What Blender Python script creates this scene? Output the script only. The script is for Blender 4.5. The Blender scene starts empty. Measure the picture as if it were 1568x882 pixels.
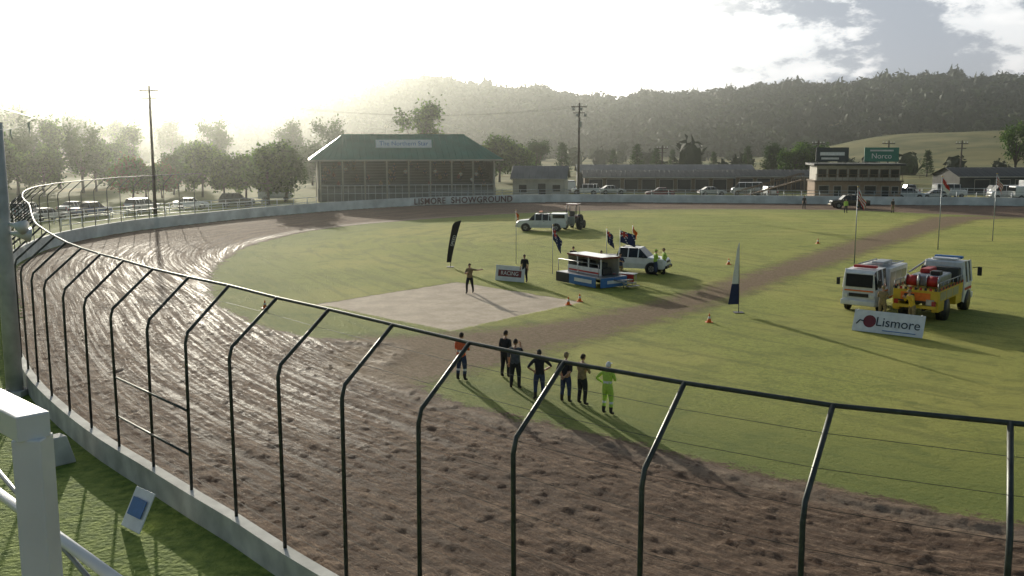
import bpy, bmesh, math, random
import numpy as np
from mathutils import Vector, Matrix
random.seed(7); rng=np.random.default_rng(7)
scene=bpy.context.scene
scene.view_settings.view_transform='Standard'
scene.view_settings.look='None'
scene.view_settings.exposure=0
COL=scene.collection
SUN_AZ=math.radians(-20); SUN_EL=math.radians(12.2)
ZG=.05

# ------------------------------------------------------------------ materials
def newmat(name):
    m=bpy.data.materials.new(name); m.use_nodes=True
    nt=m.node_tree; b=nt.nodes.get('Principled BSDF')
    return m,nt,b
def mat(name,col,rough=.6,var=.25,scale=6.,metal=0.,bump=.0,spec=.5,coat=0.):
    m,nt,b=newmat(name); N=nt.nodes; L=nt.links
    tc=N.new('ShaderNodeTexCoord'); no=N.new('ShaderNodeTexNoise')
    no.inputs['Scale'].default_value=scale; no.inputs['Detail'].default_value=5
    L.new(tc.outputs['Object'],no.inputs['Vector'])
    r=N.new('ShaderNodeMapRange'); r.inputs['From Min'].default_value=.3; r.inputs['From Max'].default_value=.7
    r.inputs['To Min'].default_value=1-var; r.inputs['To Max'].default_value=1+var*.6
    L.new(no.outputs['Fac'],r.inputs['Value'])
    mx=N.new('ShaderNodeVectorMath'); mx.operation='SCALE'; mx.inputs[0].default_value=col[:3]
    L.new(r.outputs['Result'],mx.inputs['Scale']); L.new(mx.outputs[0],b.inputs['Base Color'])
    b.inputs['Roughness'].default_value=rough; b.inputs['Metallic'].default_value=metal
    b.inputs['Specular IOR Level'].default_value=spec; b.inputs['Coat Weight'].default_value=coat
    if bump:
        bu=N.new('ShaderNodeBump'); bu.inputs['Strength'].default_value=bump; bu.inputs['Distance'].default_value=.02
        L.new(no.outputs['Fac'],bu.inputs['Height']); L.new(bu.outputs[0],b.inputs['Normal'])
    return m
M={}
def mm(k,*a,**kw):
    if k not in M: M[k]=mat(k,*a,**kw)
    return M[k]
mm('white_paint',(.72,.73,.74),.35,.12,3,coat=.3)
mm('cream_paint',(.45,.42,.36),.7,.2,1)
mm('glass_dark',(.02,.024,.028),.15,.1,spec=.3)
mm('rubber',(.02,.02,.021),.8,.3)
mm('black_plastic',(.025,.025,.027),.5,.3)
mm('steel',(.35,.36,.37),.4,.2,metal=.8)
mm('fence_steel',(.06,.068,.062),.5,.4,metal=.4)
mm('galv',(.42,.44,.46),.45,.2,metal=.6)
mm('mast_grey',(.5,.5,.49),.8,.25,2)
mm('red',(.45,.03,.025),.45,.2)
mm('letter_red',(.10,.02,.02),.7,.2)
mm('yellow',(.62,.42,.03),.4,.15,2)
mm('orange',(.75,.17,.02),.5,.15)
mm('hivis',(.42,.62,.09),.8,.2,20)
mm('hivis_orange',(.70,.14,.05),.8,.2,20)
mm('blue',(.05,.17,.42),.5,.15)
mm('navy',(.01,.02,.09),.6,.2)
mm('black_cloth',(.025,.025,.028),.9,.3,15)
mm('grey_cloth',(.09,.095,.11),.9,.3,15)
mm('blue_cloth',(.04,.055,.11),.9,.3,15)
mm('khaki_cloth',(.25,.19,.1),.9,.3,15)
mm('white_cloth',(.7,.7,.7),.9,.1,15)
mm('skin',(.48,.27,.18),.55,.12,20)
mm('hair',(.035,.022,.015),.8,.3,60)
mm('shoe',(.03,.025,.022),.7,.3)
mm('concrete',(.55,.54,.5),.85,.35,1.3,bump=.4)
mm('wall_paint',(.6,.61,.6),.7,.35,.8)
mm('wood',(.18,.125,.08),.85,.35,4)
mm('wood_pole',(.07,.055,.045),.9,.35,3)
mm('roof_green',(.02,.17,.12),.65,.2,.6,spec=.3)
mm('roof_grey',(.13,.135,.14),.65,.25,.5)
mm('roof_dark',(.05,.055,.055),.7,.25,.5)
mm('roof_white',(.65,.67,.68),.4,.15,.5)
mm('brick',(.34,.24,.17),.85,.2,2)
mm('board_green',(.02,.19,.14),.5,.15)
mm('board_black',(.02,.035,.05),.5,.15)
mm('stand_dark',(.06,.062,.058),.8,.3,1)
mm('seat',(.18,.18,.165),.7,.2,1)
mm('tail_red',(.35,.01,.01),.3,.1)
mm('lamp_clear',(.75,.75,.72),.15,.1)
mm('maroon',(.16,.02,.02),.35,.1,coat=.3)
mm('car_silver',(.4,.42,.44),.3,.1,metal=.5)
mm('car_blue',(.04,.08,.2),.3,.1,coat=.3)
mm('car_black',(.015,.015,.018),.25,.1,coat=.3)

# ------------------------------------------------------------------ mesh helpers
def npmesh(name,v,f,mats,mi=None,smooth=False):
    me=bpy.data.meshes.new(name); v=np.asarray(v,np.float32); f=np.asarray(f,np.int32)
    k=f.shape[1]
    me.vertices.add(len(v)); me.vertices.foreach_set('co',v.ravel())
    me.loops.add(f.size); me.loops.foreach_set('vertex_index',f.ravel())
    me.polygons.add(len(f)); me.polygons.foreach_set('loop_start',np.arange(0,f.size,k,dtype=np.int32))
    me.polygons.foreach_set('loop_total',np.full(len(f),k,np.int32))
    for m in mats: me.materials.append(m)
    if mi is not None: me.polygons.foreach_set('material_index',np.asarray(mi,np.int32))
    me.polygons.foreach_set('use_smooth',np.full(len(f),smooth,bool))
    me.update(calc_edges=True); me.validate()
    return me
def obj(name,me,parent=None,loc=(0,0,0),rot=(0,0,0),sc=(1,1,1)):
    o=bpy.data.objects.new(name,me); COL.objects.link(o)
    o.location=loc; o.rotation_euler=rot; o.scale=sc
    if parent: o.parent=parent
    return o
def empty(name,loc=(0,0,0),rz=0,sc=1):
    o=bpy.data.objects.new(name,None); COL.objects.link(o); o.location=loc; o.rotation_euler=(0,0,rz); o.scale=(sc,sc,sc)
    o.empty_display_size=.3; return o
class B:
    """accumulates polygons with material slots into one mesh"""
    def __init__(s): s.v=[];s.f=[];s.mi=[];s.m=[];s.sm=[]
    def ms(s,m):
        m=M[m] if isinstance(m,str) else m
        if m not in s.m: s.m.append(m)
        return s.m.index(m)
    def add(s,vs,fs,m,smooth=False):
        o=len(s.v); s.v+= [tuple(p) for p in vs]; i=s.ms(m)
        for f in fs: s.f.append([o+a for a in f]); s.mi.append(i); s.sm.append(smooth)
    def box(s,c,d,m,rz=0,bv=.0,mat4=None,tx=0,ty=0):
        bm=bmesh.new(); bmesh.ops.create_cube(bm,size=1)
        for v in bm.verts:
            top=v.co.z>0
            v.co=Vector((v.co.x*d[0]*(1-tx if top else 1),v.co.y*d[1]*(1-ty if top else 1),v.co.z*d[2]))
        if bv: bmesh.ops.bevel(bm,geom=list(bm.edges),offset=min(bv,min(d)*.45),segments=2,affect='EDGES',profile=.5)
        R=Matrix.Translation(c)@(mat4 if mat4 is not None else Matrix.Rotation(rz,4,'Z'))
        bm.transform(R); bm.verts.index_update()
        s.add([v.co for v in bm.verts],[[v.index for v in f.verts] for f in bm.faces],m); bm.free()
    def tube(s,pts,rad,m,n=8,cap=True,smooth=True):
        pts=[Vector(p) for p in pts]
        if not hasattr(rad,'__len__'): rad=[rad]*len(pts)
        vs=[];fs=[]
        up=None
        for i,p in enumerate(pts):
            d=(pts[min(i+1,len(pts)-1)]-pts[max(i-1,0)]).normalized()
            if up is None:
                a=Vector((0,0,1)) if abs(d.z)<.9 else Vector((1,0,0)); up=d.cross(a).normalized()
            else: up=(up-d*up.dot(d)).normalized()
            w=d.cross(up)
            for k in range(n):
                t=2*math.pi*k/n; vs.append(p+(up*math.cos(t)+w*math.sin(t))*rad[i])
        for i in range(len(pts)-1):
            for k in range(n):
                a=i*n+k;b=i*n+(k+1)%n; fs.append([a,b,b+n,a+n])
        if cap: fs.append(list(range(n))[::-1]); fs.append([(len(pts)-1)*n+k for k in range(n)])
        s.add(vs,fs,m,smooth)
    def mesh(s,name):
        me=bpy.data.meshes.new(name); me.from_pydata(s.v,[],s.f)
        for m in s.m: me.materials.append(m)
        me.polygons.foreach_set('material_index',s.mi); me.polygons.foreach_set('use_smooth',s.sm)
        bm=bmesh.new(); bm.from_mesh(me); bmesh.ops.recalc_face_normals(bm,faces=bm.faces); bm.to_mesh(me); bm.free()
        me.update(); return me
    def obj(s,name,parent=None,**k): return obj(name,s.mesh(name),parent,**k)

def catmull(pts,step,closed=True):
    P=[np.array(p,float) for p in pts]; n=len(P); out=[]
    rngi=range(n if closed else n-1)
    for i in rngi:
        p0,p1,p2,p3=(P[(i-1)%n],P[i],P[(i+1)%n],P[(i+2)%n]) if closed else (P[max(i-1,0)],P[i],P[i+1],P[min(i+2,n-1)])
        L=np.linalg.norm(p2-p1); k=max(2,int(L/step))
        for j in range(k):
            t=j/k
            out.append(.5*((2*p1)+(-p0+p2)*t+(2*p0-5*p1+4*p2-p3)*t*t+(-p0+3*p1-3*p2+p3)*t**3))
    if not closed: out.append(P[-1])
    return np.array(out)
TAB=rng.random((256,256))
def vn(x,y,o=0):
    x=x+o*17.3;y=y+o*31.7
    xi=np.floor(x).astype(int);yi=np.floor(y).astype(int);fx=x-xi;fy=y-yi
    fx=fx*fx*(3-2*fx);fy=fy*fy*(3-2*fy)
    a=TAB[xi%256,yi%256];b=TAB[(xi+1)%256,yi%256];c=TAB[xi%256,(yi+1)%256];d=TAB[(xi+1)%256,(yi+1)%256]
    return (a*(1-fx)+b*fx)*(1-fy)+(c*(1-fx)+d*fx)*fy
def fbm(x,y,n=4):
    s=0;a=.5
    for i in range(n): s=s+a*vn(x*2**i,y*2**i,i); a*=.5
    return s
def inside(x,y,poly):
    r=np.zeros(x.shape,bool); n=len(poly)
    for i in range(n):
        x1,y1=poly[i];x2,y2=poly[(i+1)%n]
        if y1==y2: continue
        c=((y1>y)!=(y2>y))&(x<(x2-x1)*(y-y1)/(y2-y1)+x1); r^=c
    return r
def sdist(x,y,poly,want_len=False):
    best=np.full(x.shape,1e9); al=np.zeros(x.shape); s=0; n=len(poly)
    for i in range(n):
        a=poly[i];b=poly[(i+1)%n];d=b-a;L=np.hypot(*d)
        if L<1e-6: continue
        t=np.clip(((x-a[0])*d[0]+(y-a[1])*d[1])/(L*L),0,1)
        q=(x-a[0]-t*d[0])**2+(y-a[1]-t*d[1])**2
        m=q<best; best[m]=q[m]
        if want_len: al[m]=s+t[m]*L
        s+=L
    dd=np.sqrt(best); return (dd,al) if want_len else dd
def sstep(a,b,x): t=np.clip((x-a)/(b-a),0,1); return t*t*(3-2*t)

# ------------------------------------------------------------------ layout curves (metres)
WALL=[(70.6,135.9),(56.1,138.6),(41.4,141.1),(25.5,143.5),(8.3,145.1),(-3.2,142.6),(-13.1,137.2),(-19.6,131),(-24.9,124.5),(-30.4,116.1),(-34.4,107.4),(-37.5,99.8),(-38.9,92.3),(-39.1,84.7),(-38.2,78.8),(-36.7,72.8),(-34.6,67.4),(-31.1,60.2),(-27.4,53.4),(-24.2,47),(-21.4,41.6),(-18.9,37.3),(-16.6,33.7),(-14.1,30.3),(-11.5,27.1),(-9.4,24.8),(-7.5,22.7),(-6.1,21.2),(-4.5,19.35),(-3.0,17.75),(-1.5,16.15),(.1,14.6),(1.9,13.1),(3.8,11.8),(6.1,10.7),(12,8.6),(22,5.5),(42,3),(75,12),(102,32),(112,65),(108,95),(92,122)]
INNER=[(12,21.9),(9.9,23.2),(7.9,24.6),(5.1,26.8),(2.9,28.8),(-1,31.9),(-4,35.6),(-4.9,38.2),(-4.2,41.5),(-5.2,43.2),(-7.5,43.4),(-10.1,44.7),(-12.5,47.3),(-16.1,53),(-18.8,60.3),(-20.6,66.3),(-21.8,73.6),(-22.6,81),(-22.3,88),(-20.3,98),(-16.6,105.2),(-10.7,112.3),(-1.9,120.3),(9.9,127),(27.7,130),(43.9,127.5),(51.1,122),(64,113),(80,103),(92,90),(96,72),(90,50),(70,30),(45,19),(24,17)]
ROAD=[(55,117),(49.8,116.1),(36,95.6),(24.5,78.7),(13,61.1),(7.9,54.1),(3.1,48.6),(-2,45.4),(-7,44),(-7,38),(-4,35.4),(-1.2,38.4),(1.9,42.3),(5.2,46.2),(9.5,51.3),(16.4,61.7),(29.2,80.2),(40.8,96.3),(52.7,112.3),(60,115)]
PAD=[(-10.8,53.6),(-3.5,62.2),(3.9,54.3),(-2.9,45.9)]
wallc=catmull(WALL,1.2); innerc=catmull(INNER,1.2)
roadc=np.array(ROAD,float); padc=np.array(PAD,float)

# ------------------------------------------------------------------ arena surface
def arena_mat():
    m,nt,b=newmat('grass_and_dirt'); N=nt.nodes; L=nt.links
    def attr(n):
        a=N.new('ShaderNodeAttribute'); a.attribute_name=n; return a.outputs['Fac']
    def noise(vec,sc,det=5,ro=.6):
        n=N.new('ShaderNodeTexNoise'); n.inputs['Scale'].default_value=sc; n.inputs['Detail'].default_value=det; n.inputs['Roughness'].default_value=ro
        L.new(vec,n.inputs['Vector']); return n.outputs['Fac']
    def math_(op,a,b_=None,c=None):
        n=N.new('ShaderNodeMath'); n.operation=op
        for i,q in enumerate((a,b_,c)):
            if q is None: continue
            if isinstance(q,(int,float)): n.inputs[i].default_value=q
            else: L.new(q,n.inputs[i])
        return n.outputs[0]
    def mr(x,a,b_,c=0,d=1):
        n=N.new('ShaderNodeMapRange'); n.interpolation_type='SMOOTHSTEP'
        for i,q in enumerate((x,a,b_,c,d)):
            if isinstance(q,(int,float)): n.inputs[i].default_value=q
            else: L.new(q,n.inputs[i])
        return n.outputs[0]
    def mixc(f,a,b_):
        n=N.new('ShaderNodeMix'); n.data_type='RGBA'
        if isinstance(f,(int,float)): n.inputs[0].default_value=f
        else: L.new(f,n.inputs[0])
        for i,q in ((6,a),(7,b_)):
            if isinstance(q,tuple): n.inputs[i].default_value=(*q,1)
            else: L.new(q,n.inputs[i])
        return n.outputs[2]
    def mixf(f,a,b_):
        n=N.new('ShaderNodeMix'); L.new(f,n.inputs[0])
        for i,q in ((2,a),(3,b_)):
            if isinstance(q,(int,float)): n.inputs[i].default_value=q
            else: L.new(q,n.inputs[i])
        return n.outputs[0]
    geo=N.new('ShaderNodeNewGeometry').outputs['Position']
    def stretch(k,k2=1.):
        cx=N.new('ShaderNodeCombineXYZ'); L.new(math_('MULTIPLY',attr('al'),k),cx.inputs[0]); L.new(math_('MULTIPLY',attr('ac'),k2),cx.inputs[1]); return cx.outputs[0]
    trk=stretch(.09); trk2=stretch(.5); trk3=stretch(.07,2.8)
    n1=noise(geo,.8); nf=noise(geo,6,6,.7); nb=noise(geo,.07,3); nff=noise(geo,22,5,.8)
    e=math_('ADD',math_('MULTIPLY',math_('SUBTRACT',n1,.5),1.8),math_('MULTIPLY',math_('SUBTRACT',nf,.5),2.0))
    G=mr(math_('ADD',attr('gd'),e),-.1,.45)
    R=mr(math_('ADD',attr('rd'),math_('MULTIPLY',e,1.5)),-1.2,.8)
    R=math_('MULTIPLY',R,mr(nf,.22,.5,.6,1.))
    P=mr(math_('ADD',attr('pd'),math_('MULTIPLY',e,.35)),-.12,.15)
    G=math_('MULTIPLY',G,math_('SUBTRACT',1,R))
    g=mixc(mr(nf,.33,.67),(.115,.165,.026),(.30,.33,.055))
    g=mixc(mr(nff,.42,.66,0,.65),g,(.44,.41,.10))
    g=mixc(mr(nb,.42,.62,0,.65),g,(.40,.36,.09))
    g=mixc(mr(noise(geo,.45,5,.7),.5,.66,0,.6),g,(.11,.155,.028))
    g=mixc(mr(noise(trk,.9,5,.65),.5,.62,0,.5),g,(.115,.15,.034))
    dk=mr(attr('gd'),0,9,.75,0); g=mixc(math_('MULTIPLY',dk,mr(nf,.28,.58)),g,(.075,.125,.022))
    st=noise(trk,1.5,6,.65); st2=noise(stretch(.05,3.),1.1,4,.6); cl=noise(trk2,6.,7,.78); gr=noise(trk3,1.7,7,.72)
    d=mixc(mr(st,.38,.62),(.19,.118,.078),(.33,.225,.155))
    d=mixc(mr(st2,.45,.62,0,.55),d,(.135,.085,.058))
    d=mixc(mr(gr,.47,.58,0,.7),d,(.10,.062,.043))
    d=mixc(mr(gr,.44,.34,0,.65),d,(.42,.31,.23))
    d=mixc(mr(cl,.46,.60,0,.7),d,(.085,.054,.039))
    d=mixc(mr(cl,.43,.35,0,.7),d,(.50,.38,.285))
    dr=mixc(mr(nf,.3,.7),(.20,.14,.085),(.31,.22,.14))
    d=mixc(mr(attr('rd'),-1,.3),d,dr)
    lip=math_('MULTIPLY',mr(math_('ABSOLUTE',math_('ADD',attr('gd'),.6)),.0,.8,1,0),mr(nf,.3,.55))
    d=mixc(math_('MULTIPLY',lip,.6),d,(.42,.33,.25))
    c=mixc(G,d,g)
    pc=mixc(mr(n1,.35,.65),(.46,.37,.28),(.58,.48,.37)); pc=mixc(mr(nf,.4,.7,0,.45),pc,(.35,.27,.19))
    c=mixc(P,c,pc)
    L.new(c,b.inputs['Base Color'])
    wet=math_('MULTIPLY',attr('wt'),mr(math_('ADD',math_('MULTIPLY',gr,.6),math_('MULTIPLY',cl,.4)),.45,.57))
    rt=mixf(wet,.9,.52)
    GP=math_('MAXIMUM',G,P)
    L.new(mixf(GP,rt,.85),b.inputs['Roughness'])
    L.new(mixf(GP,mixf(wet,.10,.32),.15),b.inputs['Specular IOR Level'])
    sh=math_('MULTIPLY',math_('MULTIPLY',G,math_('SUBTRACT',1,P)),.2); L.new(sh,b.inputs['Sheen Weight']); b.inputs['Sheen Roughness'].default_value=.5
    b.inputs['Sheen Tint'].default_value=(.9,.88,.3,1)
    hgt=math_('ADD',math_('MULTIPLY',nff,.05),math_('MULTIPLY',nf,.13))
    hd=math_('ADD',math_('ADD',math_('MULTIPLY',cl,.13),math_('MULTIPLY',gr,.12)),math_('MULTIPLY',noise(geo,14,6,.75),.08))
    L2=mixf(P,mixf(G,hd,hgt),math_('MULTIPLY',nf,.03))
    bu=N.new('ShaderNodeBump'); bu.inputs['Strength'].default_value=1.; bu.inputs['Distance'].default_value=1.
    L.new(L2,bu.inputs['Height']); L.new(bu.outputs[0],b.inputs['Normal'])
    return m
ys=np.concatenate([np.arange(2,30,.10),np.arange(30,48,.17),np.arange(48,72,.35),np.arange(72,149,.7)])
xs=np.concatenate([np.arange(-41,-25,.5),np.arange(-25,13,.12),np.arange(13,35,.4),np.arange(35,114,.9)])
X,Y=np.meshgrid(xs,ys); nx=len(xs); ny=len(ys)
x=X.ravel();y=Y.ravel()
ins=inside(x,y,wallc)
al=np.zeros_like(x);ac=np.zeros_like(x);gd=np.zeros_like(x);rd=np.zeros_like(x)-9;pd=np.zeros_like(x)-9
a_,b_=sdist(x[ins],y[ins],wallc,True); ac[ins]=a_; al[ins]=b_
g_=sdist(x[ins],y[ins],innerc); gi=inside(x[ins],y[ins],innerc); gd[ins]=np.where(gi,g_,-g_)
r_=sdist(x[ins],y[ins],roadc); ri=inside(x[ins],y[ins],roadc); rd[ins]=np.where(ri,r_,-r_)
r_=sdist(x[ins],y[ins],padc); ri=inside(x[ins],y[ins],padc); pd[ins]=np.where(ri,r_,-r_)
near=1-sstep(50,75,y)
tr=1-sstep(-.5,.3,gd)
clod=fbm(al*2.8+7+.4*np.sin(ac*2.1),ac*6.2,3)
mud=(fbm(al*.35,ac*3.2,4)-.45)*.07+(vn(al*.035,ac*3.0,3)-.5)*.05+np.maximum(clod-.47,0)*.20-np.maximum(.37-clod,0)*.12
z=.045+tr*near*mud+(1-tr)*.01+(1-tr)*(fbm(x*.5,y*.5,3)-.45)*.03
z+=.08*np.exp(-((gd+.3)/.45)**2)*near*(.3+1.2*fbm(x*1.5,y*1.5,3))
z=np.maximum(z,.012)
left=sstep(4,-9,x)*sstep(20,32,y)*(1-sstep(78,96,y))
wt=np.clip(.7*left*np.exp(-((ac-7)/6.)**2)+1.0*np.exp(-((gd+.9)/.8)**2)*sstep(-4,-12,x)+.16*tr,0,1)
V=np.stack([x,y,z],1)
idx=np.arange(nx*ny).reshape(ny,nx)
F=np.stack([idx[:-1,:-1],idx[:-1,1:],idx[1:,1:],idx[1:,:-1]],-1).reshape(-1,4)
ok=ins[F].all(1); F=F[ok]
AM=arena_mat()
isp=pd[F].mean(1)>0; isg=(gd[F].mean(1)>0)&~isp
for nm,sel in (('speedway_dirt_track',~isg&~isp),('infield_grass',isg),('clay_pad',isp)):
    f=F[sel]; u,inv=np.unique(f,return_inverse=True)
    me=npmesh(nm,V[u],inv.reshape(f.shape),[AM],smooth=True)
    for an,arr in (('gd',gd),('rd',rd),('al',al),('ac',ac),('pd',pd),('wt',wt)):
        at=me.attributes.new(an,'FLOAT','POINT'); at.data.foreach_set('value',arr[u].astype(np.float32))
    obj(nm,me)

# ------------------------------------------------------------------ terrain
PROF=[(-2500,120),(-600,95),(0,88),(150,120),(300,145),(450,158),(530,148),(600,135),(655,122),(690,130),(760,143),(820,137),(855,152),(950,156),(985,145),(1060,150),(1150,138),(1260,134),(1350,127),(1420,122),(1480,126),(1568,125),(2200,130),(4000,150)]
paz=np.array([math.atan((p-784)/1506) for p,_ in PROF]); ptn=np.array([(215-(q+13))/1506 for _,q in PROF])
def terr(x,y):
    r=np.hypot(x,y); az=np.arctan2(x,y)
    tn=np.interp(az,paz,ptn); ca=np.maximum(np.cos(az),.35)
    H=9+820*ca*tn
    H=np.where(np.abs(az)>1.3,22,H)
    s=sstep(500,820,r)
    h=H*s*(.96+.08*fbm(x*.012,y*.012,3))
    h=h*(1-.3*sstep(850,1500,r))
    ha=math.radians(24.5); hx,hy=470*math.sin(ha),470*math.cos(ha)
    dx=x-hx;dy=y-hy; lat=dx*math.cos(ha)-dy*math.sin(ha); dep=dx*math.sin(ha)+dy*math.cos(ha)
    hump=14.5*np.exp(-(np.maximum(np.abs(lat-25)-40,0)/50)**2)*np.exp(-(dep/75)**2)
    hump*= .75+.45*fbm(x*.02,y*.02,2)
    h=np.maximum(h,0)+hump
    h+=sstep(220,420,r)*(fbm(x*.01+5,y*.01,3)-.45)*3
    return np.where(r<200,0,np.maximum(h,-1))
rr=np.concatenate([[0.0],np.linspace(8,200,14),np.linspace(215,1000,95),np.geomspace(1030,6000,18)])
aa=np.linspace(-math.pi,math.pi,361)
R_,A_=np.meshgrid(rr,aa); tx=(R_*np.sin(A_)).ravel();ty=(R_*np.cos(A_)).ravel(); tz=terr(tx,ty)
ii=np.arange(R_.size).reshape(R_.shape); TF=np.stack([ii[:-1,:-1],ii[1:,:-1],ii[1:,1:],ii[:-1,1:]],-1).reshape(-1,4)
m,nt,b=newmat('paddock_ground'); N=nt.nodes;L=nt.links
geo=N.new('ShaderNodeNewGeometry')
def nz(sc,det=4):
    n=N.new('ShaderNodeTexNoise'); n.inputs['Scale'].default_value=sc; n.inputs['Detail'].default_value=det; L.new(geo.outputs['Position'],n.inputs['Vector']); return n
def rampn(n,cols):
    r=N.new('ShaderNodeValToRGB'); r.color_ramp.elements[0].position=cols[0][0]; r.color_ramp.elements[0].color=(*cols[0][1],1)
    r.color_ramp.elements[1].position=cols[-1][0]; r.color_ramp.elements[1].color=(*cols[-1][1],1)
    for p,c in cols[1:-1]:
        e=r.color_ramp.elements.new(p); e.color=(*c,1)
    L.new(n.outputs['Fac'],r.inputs[0]); return r
r1=rampn(nz(.02,7),[(.35,(.09,.11,.028)),(.48,(.24,.21,.075)),(.56,(.13,.14,.045)),(.68,(.34,.28,.12))])
r2=rampn(nz(3.,6),[(.3,(.10,.155,.03)),(.7,(.26,.32,.07))])
mx=N.new('ShaderNodeMix'); mx.data_type='RGBA'
ln=N.new('ShaderNodeVectorMath'); ln.operation='LENGTH'; L.new(geo.outputs['Position'],ln.inputs[0])
mp=N.new('ShaderNodeMapRange'); mp.inputs[1].default_value=60; mp.inputs[2].default_value=200; L.new(ln.outputs['Value'],mp.inputs[0])
L.new(mp.outputs[0],mx.inputs[0]); L.new(r2.outputs[0],mx.inputs[6]); L.new(r1.outputs[0],mx.inputs[7]); L.new(mx.outputs[2],b.inputs['Base Color'])
b.inputs['Roughness'].default_value=.9; b.inputs['Specular IOR Level'].default_value=.15
bu=N.new('ShaderNodeBump'); bu.inputs['Distance'].default_value=.12; bu.inputs['Strength'].default_value=.8
L.new(nz(7,6).outputs['Fac'],bu.inputs['Height']); L.new(bu.outputs[0],b.inputs['Normal'])
obj('ground',npmesh('ground',np.stack([tx,ty,tz],1),TF,[m],smooth=True))

# ------------------------------------------------------------------ foliage
def leafmat(name,c1,c2,trans=.35):
    m,nt,b=newmat(name); N=nt.nodes;L=nt.links
    g=N.new('ShaderNodeNewGeometry'); n=N.new('ShaderNodeTexNoise'); n.inputs['Scale'].default_value=.35; n.inputs['Detail'].default_value=3
    L.new(g.outputs['Position'],n.inputs['Vector'])
    r=N.new('ShaderNodeMapRange'); r.inputs[1].default_value=.35; r.inputs[2].default_value=.65; L.new(n.outputs['Fac'],r.inputs[0])
    mx=N.new('ShaderNodeMix'); mx.data_type='RGBA'; mx.inputs[6].default_value=(*c1,1); mx.inputs[7].default_value=(*c2,1)
    L.new(r.outputs[0],mx.inputs[0]); L.new(mx.outputs[2],b.inputs['Base Color']); b.inputs['Roughness'].default_value=.7; b.inputs['Specular IOR Level'].default_value=.1
    if trans:
        tr=N.new('ShaderNodeBsdfTranslucent'); L.new(mx.outputs[2],tr.inputs['Color']); ms=N.new('ShaderNodeMixShader'); ms.inputs[0].default_value=trans
        L.new(b.outputs[0],ms.inputs[1]); L.new(tr.outputs[0],ms.inputs[2]); L.new(ms.outputs[0],nt.nodes['Material Output'].inputs['Surface'])
    return m
LG=leafmat('leaf_green',(.04,.11,.014),(.12,.21,.03),.5); LD=leafmat('leaf_dark',(.018,.05,.010),(.05,.10,.018)); LR=leafmat('leaf_rust',(.12,.06,.03),(.16,.10,.04),.5)
FD=leafmat('forest_dark',(.008,.022,.006),(.024,.044,.010),0); FG=leafmat('forest_green',(.02,.045,.009),(.06,.09,.018),0)
def leaves(cent,n,spread,size):
    c=cent[rng.integers(0,len(cent),n)]+rng.normal(0,1,(n,3))*spread
    a=rng.normal(0,1,(n,3));a/=np.linalg.norm(a,axis=1)[:,None]; b=np.cross(a,rng.normal(0,1,(n,3)));b/=np.linalg.norm(b,axis=1)[:,None]
    s=size*rng.uniform(.5,1.3,(n,1))
    v=np.stack([c-a*s,c-b*s*.5,c+a*s,c+b*s*.5],1).reshape(-1,3)
    return v,np.arange(4*n).reshape(-1,4)
def tree_mesh(name,h,r,kind='round',lm=LG,n=3400,seed=0):
    rs=np.random.default_rng(seed); bb=B()
    top=h*.9 if kind=='conifer' else h*.7
    pts=[(0,0,0)]; 
    for k in range(1,5): pts.append((rs.normal(0,.03*h*.3),rs.normal(0,.03*h*.3),top*k/4))
    r0=h*.022; bb.tube(pts,[r0*1.25,r0,r0*.8,r0*.55,r0*.2],'wood_pole',n=7)
    cents=[]
    if kind=='conifer':
        for k in range(16):
            zz=h*(.16+.8*k/16); rad=r*(1-.9*k/16)
            for j in range(6):
                t=rs.uniform(0,6.28); p=(rad*.75*math.cos(t),rad*.75*math.sin(t),zz+rs.uniform(-.03,.03)*h); cents.append(p)
                if j<3: bb.tube([(0,0,zz-.02*h),p],[r0*.25,r0*.08],'wood_pole',n=4)
        sp=np.array([r*.16,r*.16,h*.015])
    else:
        for k in range(17 if kind=='round' else 10):
            t=rs.uniform(0,6.28); q=rs.uniform(.2,1)**.6; ph=rs.uniform(-.9,1)
            zc=h*.58+h*.32*math.sin(ph*1.4) if kind=='round' else h*.68+h*.25*math.sin(ph*1.4)
            p=np.array([r*.78*q*math.cos(t)*math.cos(ph*.9),r*.78*q*math.sin(t)*math.cos(ph*.9),zc])
            cents.append(p); zs=h*rs.uniform(.2,.5)
            mid=p*.5+np.array([0,0,zs*.4]); bb.tube([(0,0,zs),mid,p],[r0*.5,r0*.3,r0*.1],'wood_pole',n=5)
        sp=np.array([r*.2,r*.2,h*.07])
    cents=np.array(cents)
    v,f=leaves(cents,n,sp,r*.085)
    o=len(bb.v); ok=v[:,2].reshape(-1,4).min(1)>h*.08; f=f[ok]
    allv=bb.v+[tuple(p) for p in v]; allf=bb.f+[list(q+o) for q in f]
    m2=bpy.data.meshes.new(name); m2.from_pydata(allv,[],allf); m2.materials.append(M['wood_pole']); m2.materials.append(lm); m2.materials.append(LD if lm is not LR else LG)
    mi=[0]*len(bb.f)+list(np.where(rng.random(len(f))<.4,2,1)); m2.polygons.foreach_set('material_index',mi); m2.update()
    return m2
T={'r1':tree_mesh('tree_a',9,3.6,seed=1,n=4600),'r2':tree_mesh('tree_b',9,4.2,seed=2,n=4200),'r3':tree_mesh('tree_c',9,3.0,seed=3,lm=LD,n=4200),
   'g1':tree_mesh('gum_a',12,4.2,'gum',seed=4,n=2400,lm=LD),'g2':tree_mesh('gum_b',12,3.8,'gum',seed=5,n=2600),
   'c1':tree_mesh('pine_a',9,2.3,'conifer',seed=6,lm=LD,n=2600),'rust':tree_mesh('rust_a',7,3.6,seed=8,lm=LR)}
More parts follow.
